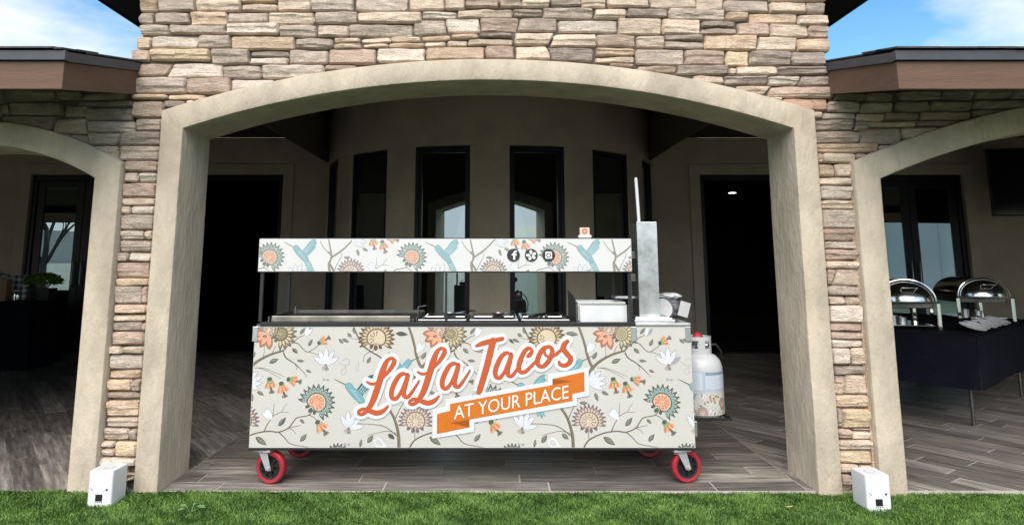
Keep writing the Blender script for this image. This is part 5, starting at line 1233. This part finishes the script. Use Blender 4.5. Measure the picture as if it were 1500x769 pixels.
# ---------------------------------------------------------------- table with plant and box
t2 = thing('side_table', 'table under a floor length black cloth with a box and a leafy plant', 'table', (-6.70, 9.05, 0), R(7))
TH = .83
tpart(t2, 'table_top', lambda m: m.box(-.88, .88, -.36, .36, TH - .03, TH - .008, M_BPAINT))
def drape(m):
    m.box(-.91, .91, -.39, .39, TH - .007, TH, M_CLOTH); n = 60
    for (a, b, off) in (((-.91, -.39), (.91, -.39), 0), ((.91, -.39), (.91, .39), 5), ((.91, .39), (-.91, .39), 9), ((-.91, .39), (-.91, -.39), 14)):
        vs = []
        for j in range(8):
            for i in range(n + 1):
                u = i / n; x = a[0] + (b[0] - a[0]) * u; y = a[1] + (b[1] - a[1]) * u; f = j / 7
                w_ = f * (.02 * math.sin(u * 40 + off) + .02 * noise.noise((u * 9 + off, 0, 4))) + .004 + .03 * f
                nx, ny = (b[1] - a[1]), -(b[0] - a[0]); l = math.hypot(nx, ny); vs.append((x + nx / l * w_, y + ny / l * w_, TH - .004 - (TH - .012) * f))
        m.add(vs, [(j * (n + 1) + i, j * (n + 1) + i + 1, (j + 1) * (n + 1) + i + 1, (j + 1) * (n + 1) + i) for j in range(7) for i in range(n)], M_CLOTH)
tpart(t2, 'tablecloth', drape, smooth=60)
def on2(u, v):
    a = R(7); return (-6.70 + u * math.cos(a) - v * math.sin(a), 9.05 + u * math.sin(a) + v * math.cos(a), TH + .001)
M_CARD = mat('brown_cardboard', (.40, .27, .17), .9, spec=.15, var=.08, vscale=6)
t = thing('cardboard_box', 'open brown cardboard box with white paper inside on the black side table', 'box', on2(.20, .02), R(5))
def cbox(m):
    w, d, h_ = .24, .16, .27
    m.box(-w, w, -d, -d + .006, .0, h_, M_CARD); m.box(-w, w, d - .006, d, 0, h_, M_CARD); m.box(-w, -w + .006, -d + .006, d - .006, 0, h_, M_CARD); m.box(w - .006, w, -d + .006, d - .006, 0, h_, M_CARD); m.box(-w + .006, w - .006, -d + .006, d - .006, 0, .006, M_CARD)
tpart(t, 'carton', cbox)
blob('crumpled_paper', t, .19, .12, .09, mat('white_tissue', (.62, .65, .63), .8, var=.2, vscale=10), 12, (0, 0, .27), .45, 3.2)
t = thing('gingham_stand', 'upright black and white checked box beside the cardboard box', 'box', on2(.545, .03), R(4))
gm = bpy.data.materials.new('gingham'); gm.use_nodes = True; N = gm.node_tree.nodes; K = gm.node_tree.links.new
c0 = N.new('ShaderNodeTexCoord'); cks = []
for ax in (0, 2):
    sp = N.new('ShaderNodeSeparateXYZ'); K(c0.outputs['Object'], sp.inputs[0]); mm = N.new('ShaderNodeMath'); mm.operation = 'MULTIPLY'; mm.inputs[1].default_value = 14; K(sp.outputs[ax], mm.inputs[0])
    fr = N.new('ShaderNodeMath'); fr.operation = 'FRACT'; K(mm.outputs[0], fr.inputs[0]); gt = N.new('ShaderNodeMath'); gt.operation = 'GREATER_THAN'; gt.inputs[1].default_value = .5; K(fr.outputs[0], gt.inputs[0]); cks.append(gt)
ad = N.new('ShaderNodeMath'); ad.operation = 'ADD'; K(cks[0].outputs[0], ad.inputs[0]); K(cks[1].outputs[0], ad.inputs[1]); dv = N.new('ShaderNodeMath'); dv.operation = 'MULTIPLY'; dv.inputs[1].default_value = .5; K(ad.outputs[0], dv.inputs[0])
rp = N.new('ShaderNodeValToRGB'); rp.color_ramp.elements[0].color = (.02, .022, .04, 1); rp.color_ramp.elements[1].color = (.6, .6, .66, 1); K(dv.outputs[0], rp.inputs[0]); K(rp.outputs[0], N['Principled BSDF'].inputs['Base Color'])
tpart(t, 'carton', lambda m: m.box(-.105, .105, -.07, .07, 0, .31, gm), .006)
tpart(t, 'lid', lambda m: m.box(-.11, .11, -.074, .074, .311, .325, gm), .004)
t = thing('steel_shaker', 'small shiny steel shaker in front of the leafy plant', 'shaker', on2(.62, -.24))
tpart(t, 'can', lambda m: m.lathe([(.001, 0), (.042, 0), (.044, .01), (.044, .12), (.040, .128), (.001, .128)], M_CHROME, 24), smooth=50)
tpart(t, 'lid', lambda m: m.lathe([(.0405, .1285), (.041, .14), (.03, .155), (.012, .16), (.001, .16)], M_STEEL, 24), smooth=50)
t = thing('potted_plant', 'low bushy green plant in a dark square planter on the black side table', 'plant', on2(.80, .0), R(4))
tpart(t, 'planter', lambda m: m.box(-.14, .14, -.10, .10, 0, .155, M_BPAINT), .006)
rp_ = random.Random(5); mb = MB(); M_LEAF = mat('bush_green', (.17, .30, .05), .6, var=.35, vscale=14)
for i in range(900):
    a = rp_.uniform(0, 6.283); el_ = rp_.uniform(-.25, 1.0); rr = rp_.uniform(.75, 1.05)
    c = Vector((.225 * rr * math.cos(a) * math.sqrt(max(0, 1 - el_ * el_ * .95)), .19 * rr * math.sin(a) * math.sqrt(max(0, 1 - el_ * el_ * .95)), .235 + .115 * rr * el_))
    e = Euler((rp_.uniform(-.9, .9), rp_.uniform(-.9, .9), rp_.uniform(0, 6.28))).to_matrix(); s_ = rp_.uniform(.018, .034)
    q = [c + e @ Vector(v) * s_ for v in ((-1, 0, 0), (-.2, -.5, .1), (1, 0, -.15), (-.2, .5, .1))]
    mb.add(q, [(0, 1, 2, 3)], M_LEAF)
o = mb.build('foliage', t, fix=False); o['kind'] = 'stuff'
mb = MB()
for i in range(14): a = i * .45; mb.tube([(.05 * math.cos(a), .04 * math.sin(a), .15), (.15 * math.cos(a), .1 * math.sin(a), .27)], .004, M_LEAF, 5)
mb.build('stems', t)
# ---------------------------------------------------------------- small things on the turf
M_SPRIG = mat('sprig_green', (.16, .30, .11), .5, var=.15, vscale=40)
t = thing('weed_sprig', 'tiny broad leaved sprig growing up through the turf', 'plant', (-1.64, 3.98, lawn_z(-1.64)))
for dx, dy, az_, ln in ((-.03, .01, 160, .045), (-.02, -.03, 215, .04), (.025, .0, 20, .05), (.045, -.01, -10, .04), (.0, .03, 80, .03)):
    mb = MB(); ca, sa = math.cos(R(az_)), math.sin(R(az_)); pr = [(0, 0), (.3, .28), (.65, .3), (1, 0), (.65, -.3), (.3, -.28)]
    mb.add([(dx + ln * (x * ca - y * sa), dy + ln * (x * sa + y * ca), .034 + .01 * x * (1 - x)) for x, y in pr] + [(dx, dy, .0)], [(0, 1, 2, 3, 4, 5)], M_SPRIG); mb.tube([(0, 0, 0), (dx, dy, .034)], .0015, M_SPRIG, 4); mb.build('leaf', t)
t = thing('dry_leaf', 'small dry tan leaf lying on the turf in front of the central arch', 'leaf', (1.64, 4.02, lawn_z(1.64) + .03))
mb = MB(); mb.add([(-.025, 0, .004), (-.01, -.009, 0), (.012, -.007, .002), (.027, 0, .006), (.01, .008, .001), (-.012, .009, .0)], [(0, 1, 2, 3, 4, 5)], mat('dry_leaf_tan', (.5, .36, .2), .8)); mb.build('blade', t)
